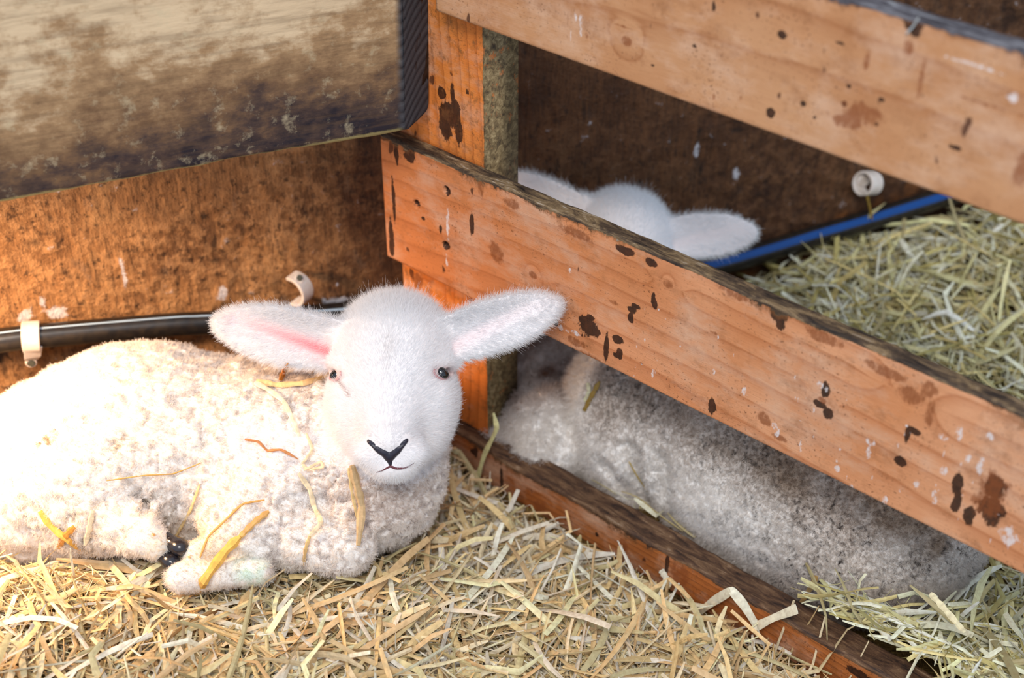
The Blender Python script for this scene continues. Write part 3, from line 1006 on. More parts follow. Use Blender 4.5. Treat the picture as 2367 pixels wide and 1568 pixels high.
def surface_nets(fn, lo, hi, h):
    ax = [np.arange(lo[i], hi[i] + h, h, dtype=np.float32) for i in range(3)]
    nx, ny, nz = (len(a) for a in ax)
    val = np.empty((nx, ny, nz), np.float32)
    step = max(1, int(400000 / (ny * nz)))
    for i in range(0, nx, step):
        g = np.stack(np.meshgrid(ax[0][i:i + step], ax[1], ax[2], indexing='ij'), -1)
        val[i:i + step] = fn(g.reshape(-1, 3)).reshape(g.shape[:3])
    ins = val < 0
    c = np.zeros((nx - 1, ny - 1, nz - 1), np.int8)
    for dx in (0, 1):
        for dy in (0, 1):
            for dz in (0, 1):
                c += ins[dx:nx - 1 + dx, dy:ny - 1 + dy, dz:nz - 1 + dz]
    act = np.argwhere((c > 0) & (c < 8))
    vid = -np.ones(c.shape, np.int64)
    vid[act[:, 0], act[:, 1], act[:, 2]] = np.arange(len(act))
    acc = np.zeros((len(act), 3), np.float64); cnt = np.zeros(len(act))
    corners = [(dx, dy, dz) for dx in (0, 1) for dy in (0, 1) for dz in (0, 1)]
    for a in corners:
        for b in corners:
            if sum(abs(a[i] - b[i]) for i in range(3)) != 1 or a > b: continue
            va = val[act[:, 0] + a[0], act[:, 1] + a[1], act[:, 2] + a[2]]
            vb = val[act[:, 0] + b[0], act[:, 1] + b[1], act[:, 2] + b[2]]
            m = (va < 0) != (vb < 0)
            t = np.where(m, va / np.where(m, va - vb, 1), 0)
            p = np.array(a)[None] + t[:, None] * (np.array(b) - np.array(a))[None]
            acc += p * m[:, None]; cnt += m
    v = (act + acc / cnt[:, None]) * h + np.array(lo)
    quads = []
    for axis in range(3):
        o1, o2 = [(1, 2), (2, 0), (0, 1)][axis]
        sl_a = [slice(1, -1)] * 3; sl_a[axis] = slice(0, -1)
        sl_b = [slice(1, -1)] * 3; sl_b[axis] = slice(1, None)
        A = ins[tuple(sl_a)]; B = ins[tuple(sl_b)]
        for flip, mk in ((False, A & ~B), (True, ~A & B)):
            e = np.argwhere(mk)
            off = np.ones(3, int); off[axis] = 0
            e = e + off
            d1 = np.zeros(3, int); d1[o1] = 1
            d2 = np.zeros(3, int); d2[o2] = 1
            g = lambda k: vid[k[:, 0], k[:, 1], k[:, 2]]
            q = np.stack([g(e - d1 - d2), g(e - d2), g(e), g(e - d1)], -1)
            quads.append(q[:, ::-1] if flip else q)
    q = np.concatenate(quads)
    q = q[(q >= 0).all(1)]
    return v, q


def vnormals(v, q):
    n = np.cross(v[q[:, 2]] - v[q[:, 0]], v[q[:, 3]] - v[q[:, 1]])
    out = np.zeros_like(v)
    for k in range(4):
        np.add.at(out, q[:, k], n)
    return norm(out)


def sample_surface(v, q, n, N, dens, rng):
    area = np.linalg.norm(np.cross(v[q[:, 2]] - v[q[:, 0]], v[q[:, 3]] - v[q[:, 1]]), axis=1) * 0.5
    cen = v[q].mean(1)
    w = area * dens(cen)
    cdf = np.cumsum(w); cdf /= cdf[-1]
    fi = np.searchsorted(cdf, rng.random(N))
    a, b = rng.random((N, 1)), rng.random((N, 1))
    qq = q[fi]
    p = (v[qq[:, 0]] * (1 - a) + v[qq[:, 1]] * a) * (1 - b) + (v[qq[:, 3]] * (1 - a) + v[qq[:, 2]] * a) * b
    m = (n[qq[:, 0]] * (1 - a) + n[qq[:, 1]] * a) * (1 - b) + (n[qq[:, 3]] * (1 - a) + n[qq[:, 2]] * a) * b
    return p, norm(m)


def make_curves(name, pts, rad0, colr, mat, parent, tip=0.25):
    """pts (N,K,3)"""
    N, K, _ = pts.shape
    hc = bpy.data.hair_curves.new(name)
    hc.add_curves([int(K)] * int(N))
    hc.attributes['position'].data.foreach_set('vector', np.ascontiguousarray(pts, dtype=np.float32).ravel())
    ra = hc.attributes.get('radius') or hc.attributes.new('radius', 'FLOAT', 'POINT')
    prof = np.linspace(1, tip, K)[None, :] * np.asarray(rad0).reshape(-1, 1)
    prof = np.broadcast_to(prof, (N, K))
    ra.data.foreach_set('value', np.ascontiguousarray(prof, dtype=np.float32).ravel())
    c = hc.attributes.new('hcol', 'FLOAT_COLOR', 'CURVE')
    cc = np.ones((N, 4), np.float32); cc[:, :3] = colr
    c.data.foreach_set('color', cc.ravel())
    hc.materials.append(mat)
    o = bpy.data.objects.new(name, hc)
    col.objects.link(o)
    o.parent = parent
    return o


def noise_vec(p, scale, seed):
    return np.stack([vnoise(p, scale, seed) - .5, vnoise(p, scale, seed + 31) - .5, vnoise(p, scale, seed + 67) - .5], -1)


def grow(p, n, flow, length, erect, frizz, K, rng, curl=0.0, curl_scale=300.0):
    """strand points leaving the skin at n, leaning along flow"""
    N = len(p)
    tang = flow - n * (flow * n).sum(-1, keepdims=True)
    d = norm(n * erect[:, None] + tang * (1 - erect[:, None]) + rng.normal(0, 1, (N, 3)) * frizz[:, None])
    pts = np.zeros((N, K, 3))
    cur = p - n * 0.0008
    pts[:, 0] = cur
    st = (length / (K - 1))[:, None]
    for k in range(1, K):
        if curl > 0:
            d = norm(d + curl * noise_vec(cur + k * 0.37, curl_scale, 5))
        d = norm(d + tang * 0.10)
        cur = cur + d * st
        pts[:, k] = cur
    return pts


def surf_z(fn, fr, x, y, z0=220.0, z1=-200.0):
    """first point of the solid seen along -z of the frame, by marching"""
    zs = np.linspace(z0, z1, 900)
    q = np.stack([np.full_like(zs, x), np.full_like(zs, y), zs], -1).astype(np.float32)
    f = fn(fr.back(q).astype(np.float32))
    k = np.argmax(f < 0)
    return float(zs[k])


def tube_mesh(name, pts, rads, mat, parent, sides=10, smooth=True, flat=1.0, flat_dir=None):
    pts = np.array(pts, float); n = len(pts)
    rads = np.broadcast_to(np.array(rads, float), (n,))
    T = norm(np.gradient(pts, axis=0))
    ref = np.array([0, 0, 1.0]) if flat_dir is None else np.array(flat_dir, float)
    V = []
    for i in range(n):
        a = ref - T[i] * (ref @ T[i]); a = a / max(np.linalg.norm(a), 1e-9)
        b = np.cross(T[i], a)
        for k in range(sides):
            t = 2 * math.pi * k / sides
            V.append(pts[i] + (a * math.cos(t) * flat + b * math.sin(t)) * rads[i])
    F = []
    for i in range(n - 1):
        for k in range(sides):
            k2 = (k + 1) % sides
            F.append([i * sides + k, i * sides + k2, (i + 1) * sides + k2, (i + 1) * sides + k])
    F.append(list(range(sides))[::-1]); F.append([(n - 1) * sides + k for k in range(sides)])
    me = mesh_from(name, V, F, smooth)
    return link(name, me, mat, parent) if mat is not None else me


def interp(pts, m):
    """smooth resample (Catmull-Rom) of a polyline"""
    pts = np.array(pts, float)
    if len(pts) < 3:
        t = np.linspace(0, 1, m)[:, None]
        return pts[0] * (1 - t) + pts[-1] * t
    P0 = np.concatenate([[2 * pts[0] - pts[1]], pts, [2 * pts[-1] - pts[-2]]])
    out = []
    for t in np.linspace(0, len(pts) - 1 - 1e-6, m):
        i = int(t); f = t - i
        a, b, c, d = P0[i], P0[i + 1], P0[i + 2], P0[i + 3]
        out.append(0.5 * (2 * b + (c - a) * f + (2 * a - 5 * b + 4 * c - d) * f * f + (3 * b - 3 * c + d - a) * f ** 3))
    return np.array(out)


def ellipsoid_mesh(name, c, r, R, mat, parent, seg=28, ring=18):
    V = []; F = []
    for i in range(ring + 1):
        th = math.pi * i / ring
        for k in range(seg):
            ph = 2 * math.pi * k / seg
            q = np.array([math.sin(th) * math.cos(ph) * r[0], math.cos(th) * r[1], math.sin(th) * math.sin(ph) * r[2]])
            V.append(c + q @ R)
    for i in range(ring):
        for k in range(seg):
            k2 = (k + 1) % seg
            F.append([i * seg + k, i * seg + k2, (i + 1) * seg + k2, (i + 1) * seg + k])
    me = mesh_from(name, V, F)
    return link(name, me, mat, parent)


def lamb(name, fr, body_fn, ears, lo, hi, h, label, look, hair_counts, show_face=True, seed=1, hoofs=()):
    rng = np.random.default_rng(seed)
    k = fr.k
    hlo = np.array([-460, -250, -230]); hhi = np.array([430, 290, 190])

    def fn(p):
        f = body_fn(p)
        q = fr.to(p).astype(np.float32)
        near = ((q > hlo) & (q < hhi)).all(-1)
        fh = np.full(len(p), 0.05, np.float32)
        if near.any():
            fh[near] = head_sdf(q[near], ears) * k
        return smin(f, fh, 0.012)
    v, q = surface_nets(fn, lo, hi, h)
    nrm = vnormals(v, q)
    # make sure the surface faces outwards
    t = fn((v[:2000] + nrm[:2000] * 0.004).astype(np.float32))
    if (t < 0).mean() > 0.5:
        q = q[:, ::-1].copy(); nrm = -nrm
    me = mesh_from(name, v, q)
    L = fr.to(v)

    def ear_co(Lp):
        best = None
        out = np.zeros((len(Lp), 4))   # s, b/w, c-front, which
        out[:, 0] = -9
        for w, e in enumerate(ears.values()):
            b, a, u, n, Le = ear_frame(e)
            d = Lp - b
            s = (d @ a) / Le; bb = d @ u; cc = d @ n
            m = (s > 0.08) & (s < 1.06) & (np.abs(bb) < e['w'] * 1.15) & (np.abs(cc) < 46)
            side = np.abs(Lp[:, 0]) > 135
            m &= side
            out[m] = np.stack([s, bb / e['w'], cc, np.full(len(s), w)], -1)[m]
        return out
    # skin tint
    colr = np.tile(np.array([[0.84, 0.78, 0.76]]), (len(v), 1))
    ec = ear_co(L)
    inner = np.zeros(len(v))
    for w, e in enumerate(ears.values()):
        b, a, u, n, Le = ear_frame(e)
        m = ec[:, 3] == w
        facing = (nrm @ fr.dirw(n)) > 0.25
        m &= facing & (ec[:, 0] > 0)
        s, bb = ec[:, 0], ec[:, 1]
        b0 = -0.42 + 0.62 * np.clip(s / 0.75, 0, 1)
        amt = np.exp(-((bb - b0) / 0.26) ** 2) * np.clip(1.25 - s * 1.15, 0, 1) * e['pink']
        inner = np.maximum(inner, np.where(m, amt, 0))
    pink = np.array([0.78, 0.22, 0.24])
    colr = colr * (1 - inner[:, None]) + pink * inner[:, None]
    eyed = np.full(len(v), 99.0)
    if show_face:
        for (x, y) in EYES:
            dd = np.sqrt(((L[:, 0] - x) / 1.35) ** 2 + ((L[:, 1] - y) / 0.8) ** 2)
            dd = np.where(L[:, 2] > -90, dd, 99)
            eyed = np.minimum(eyed, dd)
        ek = np.clip((23 - eyed) / 6, 0, 1)[:, None]
        ek = ek * 0.6
        colr = colr * (1 - ek) + np.array([0.50, 0.30, 0.28]) * ek
    hb = np.clip((0.02 - head_sdf(L.astype(np.float32), ears) * k) / 0.01, 0, 1)[:, None]
    colr = colr * hb + look['col'](v, rng) * 0.92 * (1 - hb)
    set_attr(me, 'scol', colr)
    root = link(name, me, M_SKIN)
    tag(root, label, 'lamb')
    # ---------------- face parts
    if show_face:
        for i, (x, y) in enumerate(EYES):
            z = surf_z(fn, fr, x, y, 120, -150)
            c = fr.back((x - np.sign(x) * 4, y, z + 0))
            sl = math.radians(28) * -np.sign(x)
            er = np.array([[math.cos(sl), math.sin(sl), 0], [-math.sin(sl), math.cos(sl), 0], [0, 0, 1]])
            ellipsoid_mesh('eye', c, (18 * k, 13.5 * k, 14.5 * k), er @ fr.R, M_EYE, root)
            # lids: a thin pink rim
            rim = []
            for a in np.linspace(math.pi * 0.98, math.pi * 2.02, 16):
                ca, sa = 17.5 * math.cos(a), 12.5 * math.sin(a)
                xx = x - np.sign(x) * 4 + ca * math.cos(sl) - sa * math.sin(sl); yy = y + ca * math.sin(sl) + sa * math.cos(sl)
                xx = np.clip(xx, -146, 140)
                zz = surf_z(fn, fr, xx, yy, 120, -150)
                rim.append([xx, yy, max(zz, z - 26) + 1])
            rim = np.array(rim); rim[1:-1] = (rim[:-2] + rim[1:-1] + rim[2:]) / 3
            tube_mesh('eyelid', fr.back(rim), 2.8 * k, M_LID, root, sides=8)
        # nose: dark bare skin as a Y, sunk in the muzzle
        def seg_path(ps, m):
            qs = interp([(a, b) for a, b in ps], m)
            out = []
            for a, b in qs:
                out.append((a, b, surf_z(fn, fr, a, b, 200, -100)))
            out = np.array(out)
            out[1:-1, 2] = (out[:-2, 2] + out[1:-1, 2] + out[2:, 2]) / 3
            return out
        A = seg_path([(-37, -132), (-26, -138), (-14, -149), (0, -157), (8, -166)], 14)
        B = seg_path([(46, -128), (36, -138), (26, -150), (16, -158), (8, -166)], 14)
        C = seg_path([(8, -160), (9, -172), (11, -184)], 8)

        def nose_fn(p):
            qq = fr.to(p).astype(np.float32)
            f = np.full(len(p), 50, np.float32)
            for path, rads in ((A, np.linspace(5, 12, 14)), (B, np.linspace(5, 12, 14)), (C, np.linspace(9, 3.6, 8))):
                for i in range(len(path) - 1):
                    f = smin(f, cone(qq, path[i] - [0, 0, rads[i] * 0.62], path[i + 1] - [0, 0, rads[i + 1] * 0.62], rads[i], rads[i + 1]), 3)
            # nostril openings
            for c in ((-25, -141), (35, -140)):
                zc = surf_z(fn, fr, c[0], c[1], 200, -100)
                f = -smin(-f, cone(qq, (c[0] - 5 * np.sign(c[0]), c[1] - 1, zc + 5), (c[0] + 8 * np.sign(c[0]), c[1] + 5, zc + 4), 3.6, 3.0), 2)
            return f * k
        nlo = fr.back((0, -150, 100)); 
        nv, nq = surface_nets(nose_fn, nlo - 0.030, nlo + 0.030, 0.0007)
        nn = vnormals(nv, nq)
        if (nose_fn((nv + nn * 0.002).astype(np.float32)) < 0).mean() > 0.5: nq = nq[:, ::-1].copy()
        link('nose', mesh_from('nose', nv, nq), M_NOSE, root)
        Mo = seg_path([(-22, -203), (-8, -198), (4, -191), (12, -188), (24, -192), (42, -191), (58, -183), (64, -178)], 24)
        Mo[:, 2] -= 0.6
        tube_mesh('mouth', fr.back(Mo), np.concatenate([np.linspace(1.0, 3.2, 12), np.linspace(3.2, 1.0, 12)]) * k, M_LIP, root, sides=8)
    # ---------------- coat
    headf = lambda p: np.clip((0.018 - head_sdf(fr.to(p).astype(np.float32), ears) * k) / 0.010, 0, 1)

    def dens_head(c):
        Lc = fr.to(c)
        d = headf(c) ** 2
        if show_face:
            for (x, y) in EYES:
                dd = np.sqrt(((Lc[:, 0] - x) / 1.3) ** 2 + ((Lc[:, 1] - y) / 0.75) ** 2)
                d = np.where((dd < 17) & (Lc[:, 2] > -90), 0, d)
            nd = np.minimum.reduce([np.linalg.norm(Lc - pt, axis=1) for pt in np.concatenate([A, B, C])])
            d = np.where(nd < 12, 0, d)
            md = np.minimum.reduce([np.linalg.norm(Lc - pt, axis=1) for pt in Mo])
            d = np.where(md < 3.5, 0, d)
        e = ear_co(Lc)
        b0 = -0.42 + 0.62 * np.clip(e[:, 0] / 0.75, 0, 1)
        core = (e[:, 0] > 0) & (e[:, 0] < 0.85) & (np.abs(e[:, 1] - b0) < 0.25)
        d = np.where(core, d * 0.3, d)
        return d
    NH, NB = hair_counts
    p, n = sample_surface(v, q, nrm, NH, dens_head, rng)
    Lp = fr.to(p); nl = n @ fr.R.T
    e = ear_co(Lp)
    nose_c = np.array([6, -150, 130])
    flow = norm(Lp - nose_c)
    # hair of the forehead parts from the middle
    flow = flow + 0.0
    isear = e[:, 0] > 0
    for w, ee in enumerate(ears.values()):
        b, a, u, nn_, Le = ear_frame(ee)
        m = isear & (e[:, 3] == w)
        flow[m] = norm(a * 0.9 + u[None] * e[m, 1][:, None] * 0.9)
    flow = norm(flow + 0.5 * noise_vec(Lp, 0.02, seed + 3))
    ln = 0.0050 + 0.0050 * np.clip((Lp[:, 1] - 110) / 90, 0, 1) + 0.002 * np.clip((-Lp[:, 2] - 20) / 100, 0, 1)
    ln = np.where(isear, 0.0058 + 0.004 * np.clip(np.abs(e[:, 1]) - 0.55, 0, 1), ln)
    muz = np.clip(1 - np.linalg.norm(Lp - np.array([6, -155, 90]), axis=1) / 90, 0, 1)
    ln *= 1 - 0.55 * muz
    ln *= rng.uniform(0.6, 1.25, len(p)) * np.where(rng.random(len(p)) < 0.04, 1.6, 1.0)
    erect = np.where(isear, 0.40, 0.34) + 0.26 * np.clip((Lp[:, 1] - 120) / 80, 0, 1)
    frizz = np.where(isear, 0.18, 0.20) + 0.26 * np.clip((Lp[:, 1] - 120) / 80, 0, 1)
    pts = grow(p, n, fr.dirw(flow), ln, erect, frizz, 4, rng)
    base = np.array(look['head'])
    cc = np.tile(base, (len(p), 1)) * rng.uniform(0.93, 1.06, (len(p), 1))
    if show_face:
        dk = np.clip(1 - np.minimum.reduce([np.linalg.norm(Lp - pt, axis=1) for pt in np.concatenate([A[3:], B[3:], C])]) / 19, 0, 1)
        cc = cc * (1 - 0.55 * dk[:, None]) + np.array([0.30, 0.29, 0.34]) * 0.55 * dk[:, None]
        for (x, y) in EYES:
            dd = np.sqrt(((Lp[:, 0] - x) / 1.4) ** 2 + ((Lp[:, 1] - y) / 0.9) ** 2)
            dk = np.clip(1 - (dd - 14) / 14, 0, 1) * (Lp[:, 2] > -90) * 0.22
            cc = cc * (1 - dk[:, None]) + np.array([0.62, 0.42, 0.38]) * dk[:, None]
        # tear line
        ta, tb = np.array([-122, 0]), np.array([-88, -38])
        hseg = np.clip(((Lp[:, :2] - ta) @ (tb - ta)) / ((tb - ta) @ (tb - ta)), 0, 1)
        dd = np.linalg.norm(Lp[:, :2] - ta - hseg[:, None] * (tb - ta), axis=1)
        dk = np.clip(1 - dd / 6, 0, 1) * (Lp[:, 2] > -60) * 0.8
        cc = cc * (1 - dk[:, None]) + np.array([0.40, 0.24, 0.20]) * dk[:, None]
        fh = np.exp(-((Lp[:, 0] + 4) / 16) ** 2 - ((Lp[:, 1] - 62) / 42) ** 2) * (0.3 + 0.7 * vnoise(Lp, 0.12, 4)) * 0.45
        cc = cc * (1 - fh[:, None]) + np.array([0.52, 0.47, 0.44]) * fh[:, None]
    pst = np.array([ee['pink'] for ee in ears.values()])[np.clip(e[:, 3], 0, 1).astype(int)]
    b0 = -0.42 + 0.62 * np.clip(e[:, 0] / 0.75, 0, 1)
    core = np.exp(-((e[:, 1] - b0) / 0.24) ** 2) * np.clip(1.1 - e[:, 0] * 1.1, 0, 1)
    pk = np.where(isear, core, 0) * 0.6 * pst
    cc = cc * (1 - pk[:, None]) + np.array([0.92, 0.55, 0.56]) * pk[:, None]
    make_curves('hair', pts, np.where(isear, 0.00011, 0.00010) * look.get('hr', 1.0), cc, M_FUR, root)

    # fleece
    def dens_body(c):
        d = (1 - headf(c)) * (c[:, 2] > -0.01)
        facing = (norm(CAM - c) * 0).sum(-1)
        return d * look['bare'](c)
    p, n = sample_surface(v, q, nrm, NB, dens_body, rng)
    vis = (n * norm(CAM + np.array([0.0, 0.0, 0.3]) - p)).sum(-1) > -0.75
    p, n = p[vis], n[vis]
    # locks: roots gather towards a common lean per clump
    lean = noise_vec(p, look['clump'], seed + 20) * 2.2 + np.array([0, 0, -0.35])
    ln = look['len'](p) * rng.uniform(0.65, 1.2, len(p))
    pts = grow(p, n, lean, ln, np.full(len(p), 0.62), np.full(len(p), 0.20), 6, rng, curl=look['curl'], curl_scale=look['curl_scale'])
    cc = look['col'](p, rng)
    make_curves('fleece', pts, 0.00013 * look.get('br', 1.0), cc, M_FUR, root, tip=0.5)
    return root, fn, (v, q, nrm)


M_LID = simple('pink_eyelid', srgb(196, 140, 140), 0.5, 0.3)


# ---- first lamb, lying in the near pen, face to the viewer
D1 = 1.20
rot1 = -math.radians(1.0)
ex = RX * math.cos(rot1) + UP * math.sin(rot1)
ey = -RX * math.sin(rot1) + UP * math.cos(rot1)
FR1 = Frame(P(905, 880, D1), ex, ey, -FW, D1 / F_PX)

Q = lambda px, py, D: P(px, py, D).astype(np.float32)


def crease(p):
    """thin furrows between the locks of wool"""
    q = p + 0.004 * noise_vec(p, 90.0, 61)
    a = 1 - np.abs(vnoise(q, 95, 41) - 0.5) * 2
    b = 1 - np.abs(vnoise(q, 170, 43) - 0.5) * 2
    return np.maximum(a ** 14, 0.7 * b ** 14)


def body1(p):
    wob = (fbm(p, 80, 2, 3) - 0.5) * 0.007 + (vnoise(p, 210, 6) - 0.5) * 0.0030 - crease(p) * 0.0036
    f = ell(p, Q(330, 1040, 1.315), (0.118, 0.100, 0.098))
    f = smin(f, ell(p, Q(120, 1100, 1.31), (0.088, 0.088, 0.080)), 0.03)
    f = smin(f, ell(p, Q(600, 1070, 1.32), (0.110, 0.090, 0.094)), 0.03)
    f = smin(f, cone(p, Q(690, 1050, 1.31), Q(880, 960, 1.275), 0.082, 0.050), 0.03)
    f = smin(f, ell(p, Q(860, 1110, 1.275), (0.062, 0.06, 0.066)), 0.03)       # chest
    f = smin(f, cone(p, Q(880, 1060, 1.27), Q(905, 900, 1.24), 0.055, 0.045), 0.02)
    # shoulder and folded foreleg
    f = smin(f, cone(p, Q(690, 1090, 1.265), Q(560, 1215, 1.235), 0.046, 0.036), 0.014)
    f = smin(f, cone(p, Q(560, 1220, 1.235), Q(800, 1262, 1.225), 0.030, 0.026), 0.012)
    # thigh and hock
    f = smin(f, ell(p, Q(215, 1110, 1.265), (0.072, 0.060, 0.070)), 0.014)
    f = smin(f, cone(p, Q(215, 1190, 1.245), Q(330, 1235, 1.215), 0.034, 0.020), 0.014)
    # crease between belly and shoulder
    f = f - wob
    f = smin(f, cone(p, Q(335, 1245, 1.205), Q(362, 1262, 1.205), 0.014, 0.0125), 0.006)   # hind pastern
    f = smin(f, cone(p, Q(520, 1262, 1.215), Q(455, 1282, 1.205), 0.015, 0.012), 0.008)     # fore pastern, cream
    f = smin(f, cone(p, Q(600, 1320, 1.205), Q(420, 1335, 1.195), 0.012, 0.013), 0.004)     # lower shank
    return f


def bare1(c):
    d = np.ones(len(c))
    for (a, r) in ((Q(348, 1254, 1.205), 0.02), (Q(480, 1275, 1.21), 0.028)):
        d = np.where(np.linalg.norm(c - a, axis=1) < r, 0.9, d)
    return d


def col1(p, rng):
    N = len(p)
    c = np.tile(np.array([[0.92, 0.86, 0.80]]), (N, 1))
    kr = crease(p)[:, None] * (0.25 + 0.4 * np.clip((p[:, :1] + 0.36) / 0.2, 0, 1))
    c = c * (1 - kr) + np.array([0.42, 0.34, 0.33]) * kr
    dirt = np.clip(fbm(p, 130, 3, 8) * 3.2 - 1.95, 0, 1) * 0.35
    c = c * (1 - dirt[:, None]) + np.array([0.48, 0.38, 0.28]) * dirt[:, None]
    d = np.zeros(N)
    for (px, py, D, r) in [(345, 1180, 1.235, 0.012), (320, 1130, 1.25, 0.014), (210, 1210, 1.23, 0.014), (350, 1150, 1.24, 0.010), (280, 1020, 1.21, 0.006), (100, 1015, 1.21, 0.006), (240, 1190, 1.23, 0.012)]:
        d = np.maximum(d, np.clip(1 - np.linalg.norm(p - Q(px, py, D), axis=1) / (r * 2.6), 0, 1))
    d = np.clip(d * 1.3, 0, 1) * np.clip(fbm(p, 260, 2, 4) * 5 - 2.3, 0, 1)
    c = c * (1 - d[:, None]) + np.array([0.22, 0.15, 0.07]) * d[:, None]
    un = np.clip(1.3 - np.linalg.norm(p - Q(885, 1120, 1.22), axis=1) / 0.045, 0, 1)[:, None] * 0.45  # shadow under the chin, tinted brown into the fleece colour
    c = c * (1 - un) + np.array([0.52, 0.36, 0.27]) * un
    cream = np.zeros(N)
    for (px, py, D, r) in [(490, 1275, 1.21, 0.026), (362, 1262, 1.20, 0.010)]:
        cream = np.maximum(cream, np.clip(1.4 - np.linalg.norm(p - Q(px, py, D), axis=1) / r, 0, 1))
    c = c * (1 - cream[:, None] * 0.6) + np.array([0.80, 0.62, 0.36]) * cream[:, None] * 0.6
    green = np.clip(1.3 - np.linalg.norm((p - Q(575, 1322, 1.20)) / np.array([1.6, 1, 1]), axis=1) / 0.011, 0, 1)
    green = green * np.clip(fbm(p, 200, 2, 9) * 4 - 1.4, 0, 1)
    c = c * (1 - green[:, None] * 0.7) + np.array([0.25, 0.62, 0.45]) * green[:, None] * 0.7
    return c * rng.uniform(0.90, 1.05, (N, 1))


def len1(p):
    l = np.full(len(p), 0.0050)
    for (a, r) in ((Q(348, 1254, 1.205), 0.02), (Q(480, 1275, 1.21), 0.030), (Q(500, 1330, 1.20), 0.04)):
        l = np.where(np.linalg.norm(p - a, axis=1) < r, 0.0035, l)
    return l


LOOK1 = dict(head=(0.90, 0.895, 0.90), bare=bare1, clump=210.0, len=len1, curl=1.9, curl_scale=520.0, col=col1)
LAMB1, FN1, S1 = lamb('lamb', FR1, body1, EARS1, (-0.53, 0.80, -0.02), (0.09, 1.16, 0.31), 0.002,
                      'white lamb lying in the near pen, warmed by the lamp, facing the viewer', LOOK1, HAIR1, True, 1)


def hoof(parent, a, b, r0, r1, split_dir):
    """two dark toes side by side"""
    a, b = np.array(a, float), np.array(b, float)
    sd = np.array(split_dir, float); sd /= np.linalg.norm(sd)
    ax = norm(b - a)
    for s in (-1, 1):
        def f(p):
            return smin(cone(p, a + sd * s * r0 * 0.55, b + sd * s * r1 * 0.75, r0 * 0.72, r1 * 0.62), ell(p, b + sd * s * r1 * 0.75 - ax * r1 * 0.2, (r1 * 0.8, r1 * 0.8, r1 * 0.7)), 0.003)
        lo_ = np.minimum(a, b) - 2.2 * r0; hi_ = np.maximum(a, b) + 2.2 * r0
        vv, qq = surface_nets(lambda p: f(p), lo_, hi_, 0.0011)
        nn = vnormals(vv, qq)
        if (f((vv + nn * 0.003).astype(np.float32)) < 0).mean() > 0.5: qq = qq[:, ::-1].copy()
        link('hoof', mesh_from('hoof', vv, qq), M_HOOF, parent)


hoof(LAMB1, Q(372, 1262, 1.209), Q(408, 1284, 1.199), 0.0105, 0.0095, UP * 0.8 + RX * 0.5)


# ---- second lamb, behind the fence: body along the bottom rail, head towards the wall
D2 = 1.40
rot2 = -math.radians(13.5)
ex = RX * math.cos(rot2) + UP * math.sin(rot2)
ey = -RX * math.sin(rot2) + UP * math.cos(rot2)
FR2 = Frame(P(1432, 596, D2), ex, ey, -FW, 1.14 / F_PX)
EARS2 = dict(L=dict(base=(-112, 100, -60), tip=(-400, 150, -80), up=(0.06, 1.0, 0.15), w=58, cav=0.6, pink=0.0),
             R=dict(base=(108, 90, -60), tip=(370, 166, -60), up=(-0.30, 1.0, 0.12), w=66, cav=0.7, pink=0.06))


def fpos(t, off, z):
    return (F_ORG + A_DIR * t - N_OUT * off + np.array([0, 0, z])).astype(np.float32)


def body2(p):
    wob = (fbm(p, 120, 3, 13) - 0.5) * 0.004 + (vnoise(p, 260, 6) - 0.5) * 0.002 - crease(p * 1.2) * 0.0015
    a = math.atan2(A_DIR[1], A_DIR[0])
    R = np.array([[math.cos(a), math.sin(a), 0], [-math.sin(a), math.cos(a), 0], [0, 0, 1]])
    f = ell(p, fpos(0.345, 0.158, 0.062), (0.150, 0.112, 0.135), R)
    f = smin(f, ell(p, fpos(0.455, 0.160, 0.045), (0.115, 0.112, 0.120), R), 0.03)
    f = smin(f, ell(p, fpos(0.235, 0.128, 0.050), (0.088, 0.082, 0.105), R), 0.022)
    # haunch resting towards the right end
    f = smin(f, ell(p, fpos(0.47, 0.12, 0.03), (0.075, 0.065, 0.075), R), 0.014)
    # neck up to the head
    f = smin(f, cone(p, fpos(0.20, 0.19, 0.10), Q(1440, 640, 1.48), 0.065, 0.045), 0.025)
    # folds at the shoulder: furrows falling towards the ground
    for (A_, B_, r) in FOLDS:
        f = -smin(-f, cone(p, A_, B_, r, r * 0.8), 0.012)
    f = f - wob
    # chest wool and folded knee at the left, beyond the shoulder
    wl = (fbm(p, 90, 2, 33) - 0.5) * 0.010
    f = smin(f, ell(p, Q(1262, 1010, 1.435), (0.046, 0.05, 0.055)) - wl, 0.008)
    f = smin(f, ell(p, Q(1215, 860, 1.50), (0.052, 0.05, 0.060)) - wl * 0.5, 0.008)
    f = smin(f, cone(p, Q(1262, 900, 1.48), Q(1400, 760, 1.48), 0.045, 0.05), 0.014)
    f = smin(f, cone(p, Q(1160, 1010, 1.43), Q(1250, 1060, 1.42), 0.017, 0.02), 0.006)
    return f


